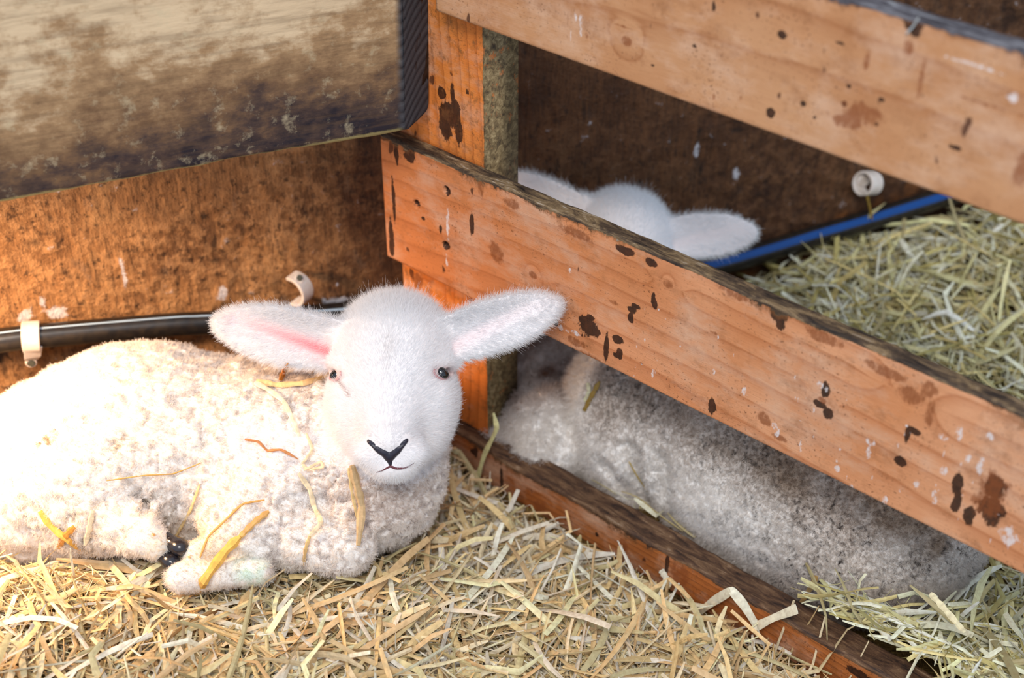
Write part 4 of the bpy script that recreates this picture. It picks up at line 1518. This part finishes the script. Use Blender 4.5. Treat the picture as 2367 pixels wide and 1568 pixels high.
def col2(p, rng):
    N = len(p)
    t = (p - F_ORG) @ A_DIR
    off = -(p - F_ORG) @ N_OUT
    z = p[:, 2]
    c = np.tile(np.array([[0.93, 0.88, 0.83]]), (N, 1))
    body = np.clip((t - 0.195) / 0.02, 0, 1)
    # grubby belt along the back and right flank
    n1 = fbm(p, 22, 3, 51)
    rel = (p - CAM); dpt = rel @ FW; sx = (rel @ RX) / dpt; 
    belt = np.clip((z - 0.075 + 0.05 * (n1 - 0.5)) / 0.05, 0, 1) * 0.8 + np.clip((t - 0.40) / 0.06, 0, 1) * np.clip((0.60 - t) / 0.05, 0, 1) * 0.55
    g = np.clip(belt * (0.45 + 0.9 * n1), 0, 1) * body * 0.86
    c = c * (1 - g[:, None]) + np.array([0.34, 0.215, 0.125]) * g[:, None]
    # peppery dark tips
    sp = np.clip((vnoise(p, 520, 77) * 0.65 + vnoise(p, 1000, 78) * 0.35 - 0.60) * 8, 0, 1)
    dens = np.clip(0.35 + 0.6 * belt + 0.9 * np.exp(-((t - 0.47) / 0.09) ** 2), 0, 1.0) * np.clip(fbm(p, 40, 2, 5) * 2.4 - 0.5, 0, 1) * body
    d = sp * dens
    c = c * (1 - d[:, None]) + np.array([0.05, 0.035, 0.03]) * d[:, None]
    # rusty brown patch on the neck wool
    br = np.clip(1.5 - np.linalg.norm(p - BROWN[0], axis=1) / 0.055, 0, 1)
    br = br * np.clip(fbm(p, 60, 2, 6) * 2.0 - 0.2, 0.3, 1)
    c = c * (1 - br[:, None] * 0.95) + np.array([0.25, 0.09, 0.03]) * br[:, None] * 0.95
    return c * rng.uniform(0.82, 1.06, (N, 1))


FOLDS = []
BROWN = [Q(1200, 850, 1.46)]
_base2 = body2
for pa, pb, r in (((1455, 1045), (1502, 1185), 0.0095), ((1395, 1080), (1462, 1158), 0.006), ((1528, 1075), (1548, 1205), 0.0095)):
    seat = []
    for q_ in (pa, pb):
        ds = np.linspace(1.1, 1.6, 900)
        pp = (CAM[None] + ray(*q_)[None] * ds[:, None]).astype(np.float32)
        seat.append((pp[int(np.argmax(_base2(pp) < 0))]).astype(np.float32))
    FOLDS.append((seat[0], seat[1], r))

ds = np.linspace(1.1, 1.6, 900)
pp = (CAM[None] + ray(1205, 845)[None] * ds[:, None]).astype(np.float32)
BROWN[0] = pp[int(np.argmax(_base2(pp) < 0))]
print('brown at', BROWN[0], 't', (BROWN[0] - F_ORG) @ A_DIR)

LOOK2 = dict(head=(0.91, 0.93, 0.95), bare=lambda c: np.ones(len(c)), clump=240.0, len=lambda p: np.where((p - F_ORG) @ A_DIR < 0.185, 0.011, 0.0050), curl=2.0, curl_scale=600.0, col=col2, br=1.0)
LAMB2, FN2, S2 = lamb('lamb', FR2, body2, EARS2, (-0.08, 0.76, -0.03), (0.52, 1.42, 0.30), 0.0023,
                      'lamb behind the fence with grubby grey fleece, its white head showing above the lower rail', LOOK2, HAIR2, True, 9)

# ------------------------------------------------------------------ straw
PAL_WARM = np.array([[240, 222, 182], [234, 204, 140], [246, 236, 214], [230, 194, 134], [236, 230, 214], [214, 200, 146], [216, 178, 124], [248, 230, 180]]) / 255.0
PAL_COOL = np.array([[234, 228, 176], [242, 238, 206], [220, 214, 160], [242, 240, 222], [196, 184, 118], [236, 218, 152], [190, 176, 130], [248, 244, 214]]) / 255.0
lin = lambda c: np.where(c <= 0.04045, c / 12.92, ((c + 0.055) / 1.055) ** 2.4)


def side_off(x, y):
    d = np.stack([x - F_ORG[0], y - F_ORG[1]], -1)
    return -(d @ N_OUT[:2]), d @ A_DIR[:2]


def wall_dist(x, y):
    d = np.stack([x - W_ORG[0], y - W_ORG[1]], -1)
    return d @ W_OUT[:2]


def ground_h(x, y):
    p = np.stack([x, y, np.zeros_like(x)], -1)
    off, t = side_off(x, y)
    wd = wall_dist(x, y)
    n = fbm(p, 11, 2, 3)
    front = 0.006 + 0.018 * n + 0.046 * np.clip((0.935 - y) / 0.07, 0, 1) * (0.05 + 0.37 * np.clip((0.05 - x) / 0.15, 0, 1) + 0.58 * np.clip((-0.02 - x) / 0.34, 0, 1)) + 0.012 * np.clip((0.9 - y) / 0.2, 0, 1) * np.clip((0.15 - x) / 0.2, 0, 1)
    front = front - 0.026 * np.clip(1 - np.abs(off) / 0.13, 0, 1) * np.clip((t - 0.02) / 0.15, 0, 1)
    back = 0.008 + 0.022 * n + 0.062 * np.clip((t + 0.9 * off - 0.44) / 0.20, 0, 1) * np.clip((0.36 - wd) / 0.30, 0, 1) ** 1.0
    back = back + 0.034 * np.clip((t - 0.40) / 0.10, 0, 1) * np.clip(1 - off / 0.14, 0, 1)
    return np.where(off > 0.0, back, front)


def strands(N, xr, yr, width, thick, length, pal, pitch, bend, rng, keep, layer=0.018, K=6, kink=0.5, zlift=0.0):
    x = rng.uniform(*xr, N); y = rng.uniform(*yr, N)
    k0 = keep(x, y)
    x, y = x[k0], y[k0]; N = len(x)
    az = rng.uniform(0, 2 * math.pi, N); pt = rng.normal(0, pitch, N)
    ln = rng.uniform(*length, N) * rng.uniform(0.6, 1.2, N)
    w = rng.uniform(*width, N); th = rng.uniform(*thick, N)
    lay = rng.random(N) ** 0.8
    z = ground_h(x, y) + (lay - 0.6) * layer + zlift
    ctr = np.stack([x, y, z], -1)
    curv = rng.normal(0, bend, N); curz = -np.abs(rng.normal(0, bend * 0.35, N)) * 0.6
    kk = np.where(rng.random(N) < kink, rng.normal(0, 0.9, N), 0); kpos = rng.integers(1, K - 1, N)
    kz = np.where(rng.random(N) < kink * 0.6, rng.normal(0, 0.6, N), 0)
    pts = np.zeros((N, K, 3)); cur = np.zeros((N, 3))
    a = az.copy(); e = pt.copy()
    for i in range(1, K):
        d = np.stack([np.cos(a) * np.cos(e), np.sin(a) * np.cos(e), np.sin(e)], -1)
        cur = cur + d * (ln / (K - 1))[:, None]
        pts[:, i] = cur
        a = a + curv / K + np.where(kpos == i, kk, 0)
        e = e + curz / K + np.where(kpos == i, kz, 0)
    pts = pts - pts.mean(1, keepdims=True) + ctr[:, None, :]
    hh = ground_h(pts[..., 0], pts[..., 1])
    pts[..., 2] = np.maximum(pts[..., 2], hh - 0.012)
    pts[..., 2] = np.where(pts[..., 2] > hh + 0.03, hh + 0.03 + (pts[..., 2] - hh - 0.03) * 0.6, pts[..., 2])
    # keep out of the rails, the wall, the lambs
    off, t = side_off(pts[..., 0], pts[..., 1])
    over = (off > 0.008) & (off < 0.050) & (t > 0.45) & (off[:, :1] > 0.008)     # drifts of straw spill over the bottom rail here
    pts[..., 2] = np.where(over, np.maximum(pts[..., 2], 0.0480 + 0.008 * lay[:, None]), pts[..., 2])
    bad = ((off > -0.003) & (off < 0.038) & (t > 0.0) & (pts[..., 2] < 0.049)).any(1)
    bad |= ((off > 0.02) & (off < 0.075) & (t > 0.03) & (t < 0.15)).any(1)
    bad |= (wall_dist(pts[..., 0], pts[..., 1]) < 0.004).any(1)
    o0 = off[:, 0] > 0
    bad |= (off > 0.036).any(1) & (off < -0.002).any(1) & (pts[..., 2].max(1) < 0.055)
    ok = ~bad
    flat = pts.reshape(-1, 3).astype(np.float32)
    inside = np.zeros(len(flat), bool)
    for fn, (lo_, hi_) in ((FN1, ((-0.56, 0.78, -0.03), (0.12, 1.18, 0.31))), (FN2, ((-0.1, 0.74, -0.05), (0.56, 1.44, 0.30)))):
        m = ((flat > np.array(lo_)) & (flat < np.array(hi_))).all(1)
        if m.any(): inside[m] |= fn(flat[m]) < 0.002
    ok &= inside.reshape(N, K).sum(1) == 0
    pts, w, th = pts[ok], w[ok], th[ok]; N = len(pts)
    T = norm(np.gradient(pts, axis=1))
    up = np.array([0, 0, 1.0]) + rng.normal(0, 0.45, (N, 1, 3)); up = np.broadcast_to(up, T.shape)
    b = norm(np.cross(T, up)); c = np.cross(b, T)
    tw = (rng.normal(0, 0.5, N)[:, None] + np.linspace(-1, 1, K)[None] * rng.normal(0, 0.5, N)[:, None])[..., None]
    b2 = b * np.cos(tw) + c * np.sin(tw); c2 = -b * np.sin(tw) + c * np.cos(tw)
    prof = np.ones(K); prof[-1] = 0.45; prof[0] = 0.8
    W = (w[:, None] * prof[None])[..., None] * 0.5; H = (th[:, None] * prof[None])[..., None] * 0.5
    V = np.stack([pts + b2 * W, pts + c2 * H, pts - b2 * W, pts - c2 * H], 2)       # N,K,4,3
    idx = np.arange(N * K * 4).reshape(N, K, 4)
    nx = np.roll(idx, -1, 2)
    q = np.stack([idx[:, :-1], nx[:, :-1], nx[:, 1:], idx[:, 1:]], -1).reshape(-1, 4)
    caps = np.concatenate([idx[:, 0][:, ::-1], idx[:, -1]])
    q = np.concatenate([q, caps])
    ci = rng.integers(0, len(pal), N)
    colr = np.minimum(lin(pal[ci]) * rng.uniform(0.82, 1.18, (N, 1)), 0.93)
    # the bottom of the heap is older and browner
    colr = np.repeat(colr, K * 4, 0)
    return V.reshape(-1, 3), q, colr


def straw_bed(name, label, sets):
    V = []; Q_ = []; C = []; o = 0
    for v, q, c in sets:
        V.append(v); Q_.append(q + o); C.append(c); o += len(v)
    V = np.concatenate(V); Q_ = np.concatenate(Q_); C = np.concatenate(C)
    me = mesh_from(name, V, Q_, False)
    set_attr(me, 'scol', C)
    ob = link(name, me, M_STRAW)
    tag(ob, label, 'straw', None, 'stuff')
    return ob


rg = np.random.default_rng(77)
front_keep = lambda x, y: (side_off(x, y)[0] < 0.0) & (wall_dist(x, y) > 0.0) & (y > 0.58)
back_keep = lambda x, y: ((side_off(x, y)[0] > 0.036) | ((side_off(x, y)[0] > 0.022) & (side_off(x, y)[1] > 0.46 + 0.03 * vnoise(np.stack([x, y, x], -1), 30, 2)))) & (wall_dist(x, y) > 0.0)
PAL_WARM = PAL_WARM * 0.82 + 0.18 * np.array([[240, 228, 206]]) / 255.0
S = []
XR, YR = (-0.62, 0.62), (0.60, 1.20)
S.append(strands(14000, XR, YR, (0.0016, 0.0046), (0.0004, 0.0012), (0.03, 0.10), PAL_WARM, 0.16, 0.7, rg, front_keep))
S.append(strands(4500, XR, YR, (0.0022, 0.0034), (0.0018, 0.003), (0.04, 0.13), PAL_WARM, 0.13, 0.25, rg, front_keep))
S.append(strands(16000, XR, YR, (0.0007, 0.0015), (0.0003, 0.0006), (0.02, 0.07), PAL_WARM, 0.30, 1.5, rg, front_keep, layer=0.022))
S.append(strands(2200, XR, YR, (0.0035, 0.0065), (0.0004, 0.001), (0.05, 0.14), PAL_WARM, 0.30, 0.9, rg, front_keep, layer=0.012, zlift=0.010))
S.append(strands(700, XR, YR, (0.003, 0.006), (0.0006, 0.002), (0.10, 0.16), PAL_WARM, 0.12, 0.5, rg, front_keep, layer=0.012, zlift=0.012, K=8))
straw_bed('straw_bedding', 'golden straw bedding spread thickly over the floor of the near pen', S)
S = []
XR, YR = (-0.1, 1.15), (0.45, 1.65)
S.append(strands(17000, XR, YR, (0.0018, 0.0048), (0.0004, 0.0012), (0.03, 0.10), PAL_COOL, 0.20, 0.7, rg, back_keep))
S.append(strands(5000, XR, YR, (0.0022, 0.0034), (0.0018, 0.003), (0.04, 0.13), PAL_COOL, 0.18, 0.3, rg, back_keep))
S.append(strands(14000, XR, YR, (0.0007, 0.0015), (0.0003, 0.0006), (0.02, 0.07), PAL_COOL, 0.35, 1.5, rg, back_keep, layer=0.024))
S.append(strands(2600, XR, YR, (0.0035, 0.0065), (0.0004, 0.001), (0.05, 0.13), PAL_COOL, 0.5, 0.9, rg, back_keep, layer=0.012, zlift=0.012))
S.append(strands(1500, (0.2, 0.62), (0.6, 0.95), (0.0022, 0.0055), (0.0004, 0.0014), (0.05, 0.12), PAL_COOL, 0.15, 0.7, rg, lambda x, y: (side_off(x, y)[0] > 0.03) & (side_off(x, y)[0] < 0.16) & (side_off(x, y)[1] > 0.43)))
straw_bed('straw_bedding', 'pale greenish straw bedding heaped against the wall behind the fence', S)


# ---- single stalks one can point at
def first_D(fn, px, py, d0=1.0, d1=1.7):
    ds = np.linspace(d0, d1, 700)
    p = (CAM[None] + ray(px, py)[None] * ds[:, None]).astype(np.float32)
    f = fn(p)
    return ds[int(np.argmax(f < 0))] if (f < 0).any() else None


def stalk(path, w, colr, label, where, m=22, thick=0.0006, lift=0.0065, sides=6, taper=(0.7, 0.5), group=None):
    """path in picture points; where(px,py) gives the world point the stalk lies on"""
    pts = np.array([where(x, y) for x, y in path])
    a_, b_ = curve_pts(pts, m), None
    tt = np.linspace(0, len(pts) - 1, m)
    b_ = np.stack([np.interp(tt, np.arange(len(pts)), pts[:, j]) for j in range(3)], -1)
    pts = a_ * 0.35 + b_ * 0.65
    T = norm(np.gradient(pts, axis=0))
    V = []
    for i in range(m):
        s = i / (m - 1)
        face = norm(CAM - pts[i] + np.array([0.10 * math.sin(7 * s), 0, 0.25]))
        b = norm(np.cross(T[i], face)); c = np.cross(b, T[i])
        k = min(1, taper[0] + s * 4) * min(1, taper[1] + (1 - s) * 4)
        kn = 1 + 0.25 * math.sin(s * 23 + w * 9000) * 0.6
        for (u, h) in ((1, 0), (0.45, 1), (-0.45, 0.7), (-1, 0), (-0.45, -0.6), (0.45, -0.6)):
            V.append(pts[i] + b * u * w * 0.5 * k * kn + c * h * thick * k)
    F = []
    n = 6
    for i in range(m - 1):
        for k in range(n):
            F.append([i * n + k, i * n + (k + 1) % n, (i + 1) * n + (k + 1) % n, (i + 1) * n + k])
    F.append(list(range(n))[::-1]); F.append([(m - 1) * n + k for k in range(n)])
    V = np.array(V)
    org = V.mean(0)
    me = mesh_from('straw_stalk', V - org, F, False)
    cc = lin(np.minimum(1, np.array(colr) / 255.0 * 1.06))
    vv = np.repeat(0.86 + 0.24 * np.random.default_rng(int(abs(path[0][0]) * 13) % 997).random(m), n)[:, None]
    set_attr(me, 'scol', cc[None] * vv)
    o = link('straw_stalk', me, M_STRAW)
    o.location = org
    tag(o, label, 'straw', group)
    return o


def on_lamb(fn, lift=0.0068, dflt=1.25):
    def f(px, py):
        D = first_D(fn, px, py)
        return P(px, py, (D if D else dflt) - lift)
    return f


L1 = on_lamb(FN1)
L2 = on_lamb(FN2, 0.004, 1.3)
flr = lambda h: (lambda px, py: hit(px, py, np.array([0, 0, h]), np.array([0, 0, 1.0])))
fc = lambda off: (lambda px, py: on_fence(px, py, off))
stalk([(588, 884), (622, 902), (655, 928), (672, 962), (692, 1008)], 0.0042, (238, 226, 200), 'pale split straw slanting down the fleece below the ear of the nearer lamb', L1)
stalk([(592, 880), (640, 890), (700, 886), (748, 872)], 0.0046, (240, 206, 150), 'flat golden straw across the neck of the nearer lamb, level with its eye', L1)
stalk([(664, 842), (656, 858), (648, 880)], 0.0046, (214, 146, 66), 'short orange chaff stub stuck upright under the ear of the nearer lamb', L1)
stalk([(566, 1016), (598, 1022), (618, 1042), (650, 1040), (690, 1062)], 0.0022, (188, 128, 80), 'thin crinkled reddish straw on the shoulder of the nearer lamb', L1, m=30)
stalk([(708, 1002), (722, 1040), (700, 1072), (712, 1086), (746, 1080), (742, 1068), (702, 1088)], 0.0026, (234, 212, 176), 'looped straw tangle on the chest fleece beside the lamb chin', L1, m=40)
stalk([(690, 1094), (716, 1132), (726, 1172), (742, 1208), (714, 1242)], 0.0040, (238, 218, 182), 'jointed straw hanging down the foreleg of the nearer lamb', L1)
stalk([(716, 1240), (706, 1270), (702, 1308)], 0.0030, (226, 190, 130), 'short straw prop under the folded knee of the nearer lamb', L1)
stalk([(814, 1076), (824, 1120), (836, 1172), (828, 1262)], 0.0066, (208, 178, 134), 'thick tan straw bundle hanging straight below the lamb chin', L1, thick=0.0018)
stalk([(806, 1082), (812, 1130), (826, 1200)], 0.0026, (224, 196, 140), 'thin straw beside the thick bundle below the lamb chin', L1)
stalk([(246, 1112), (330, 1100), (400, 1096), (466, 1070)], 0.0012, (196, 156, 90), 'hair-thin straw lying across the belly of the nearer lamb', L1)
g1 = lambda px, py: P(px, py, min((first_D(FN1, px, py) or 9) - 0.006, (0.018 - CAM_H) / ray(px, py)[2]))
stalk([(436, 1398), (470, 1345), (520, 1275), (556, 1240)], 0.0078, (230, 184, 92), 'thickest golden stalk leaning on the lamb beside its dark hoof', g1, thick=0.0026)
stalk([(556, 1240), (590, 1206), (622, 1182)], 0.0050, (214, 166, 96), 'brown-tipped straw end resting on the folded foreleg', g1)
stalk([(462, 1290), (482, 1240), (520, 1204), (560, 1166), (612, 1156)], 0.0020, (216, 162, 92), 'thin bent straw arching over the lamb foreleg from the bedding', g1)
stalk([(402, 1248), (440, 1180), (462, 1120)], 0.0024, (228, 204, 150), 'slim straw leaning on the belly above the dark hoof', g1)
stalk([(352, 1236), (400, 1242), (428, 1252), (438, 1290)], 0.0032, (230, 190, 120), 'bent straw lying across the dark hoof of the nearer lamb', g1)
stalk([(92, 1182), (116, 1216), (160, 1252), (232, 1292)], 0.0052, (232, 180, 84), 'golden leaf blade against the rump of the nearer lamb', g1)
stalk([(214, 1180), (206, 1220), (196, 1262)], 0.0044, (238, 222, 188), 'pale upright blade against the thigh of the nearer lamb', g1)
stalk([(172, 1218), (150, 1240), (134, 1268)], 0.0052, (214, 150, 70), 'short orange leaf standing in the bedding near the lamb rump', g1)
stalk([(1092, 1150), (1104, 1104), (1120, 1050), (1148, 992), (1141, 955)], 0.0044, (222, 216, 160), 'tall kinked green blade standing before the bottom rail beside the post', fc(0.012))
stalk([(1618, 1414), (1650, 1390), (1688, 1367), (1692, 1366), (1720, 1400), (1748, 1446), (1752, 1447), (1790, 1428), (1842, 1408)], 0.0074, (236, 230, 206), 'broad white ribbon of straw folded in a zigzag over the bottom rail', fc(0.006), m=40, taper=(1, 1))
stalk([(1528, 1318), (1538, 1334), (1549, 1356)], 0.0056, (230, 226, 206), 'small white blade stuck to the front of the bottom rail', fc(0.003))
stalk([(1476, 1332), (1440, 1330), (1412, 1308), (1380, 1322)], 0.0050, (226, 206, 142), 'folded pale blade resting against the front of the bottom rail', fc(0.012))
stalk([(1342, 1238), (1330, 1272), (1294, 1290), (1262, 1282)], 0.0040, (222, 208, 158), 'curled blade in the bedding beside the bottom rail', fc(0.022))
stalk([(1454, 1068), (1472, 1100), (1500, 1142)], 0.0014, (206, 178, 86), 'yellow straw splinter in the fold of the grey fleece', L2)
stalk([(1350, 950), (1368, 915), (1386, 882)], 0.0044, (150, 122, 58), 'olive straw scrap wedged at the shoulder of the farther lamb', L2)
stalk([(1352, 930), (1362, 905), (1358, 885)], 0.0040, (216, 212, 178), 'cream straw scrap beside the shoulder of the farther lamb', L2)
stalk([(2004, 452), (2010, 478), (2016, 508)], 0.0026, (150, 122, 52), 'dead straw hanging from the ring clip over the blue striped pipe', lambda px, py: on_wall(px, py, 0.034))
stalk([(1888, 1332), (1872, 1362), (1850, 1396)], 0.0046, (206, 170, 112), 'tan blade sticking up behind the bottom rail against the grey flank', fc(-0.042))
stalk([(2150, 1372), (2185, 1410), (2230, 1462)], 0.0048, (232, 220, 180), 'cream blade against the rump of the farther lamb', fc(-0.045))
stalk([(1722, 632), (1790, 660), (1840, 676)], 0.0052, (204, 186, 112), 'lone yellow stalk at the edge of the heap behind the lower rail', lambda px, py: hit(px, py, np.array([0, 0, 0.03]), np.array([0, 0, 1.0])))
stalk([(2095, 78), (2110, 62), (2124, 40)], 0.0014, (170, 176, 176), 'wisp of white wool snagged on the top edge of the upper rail', fc(0.002))
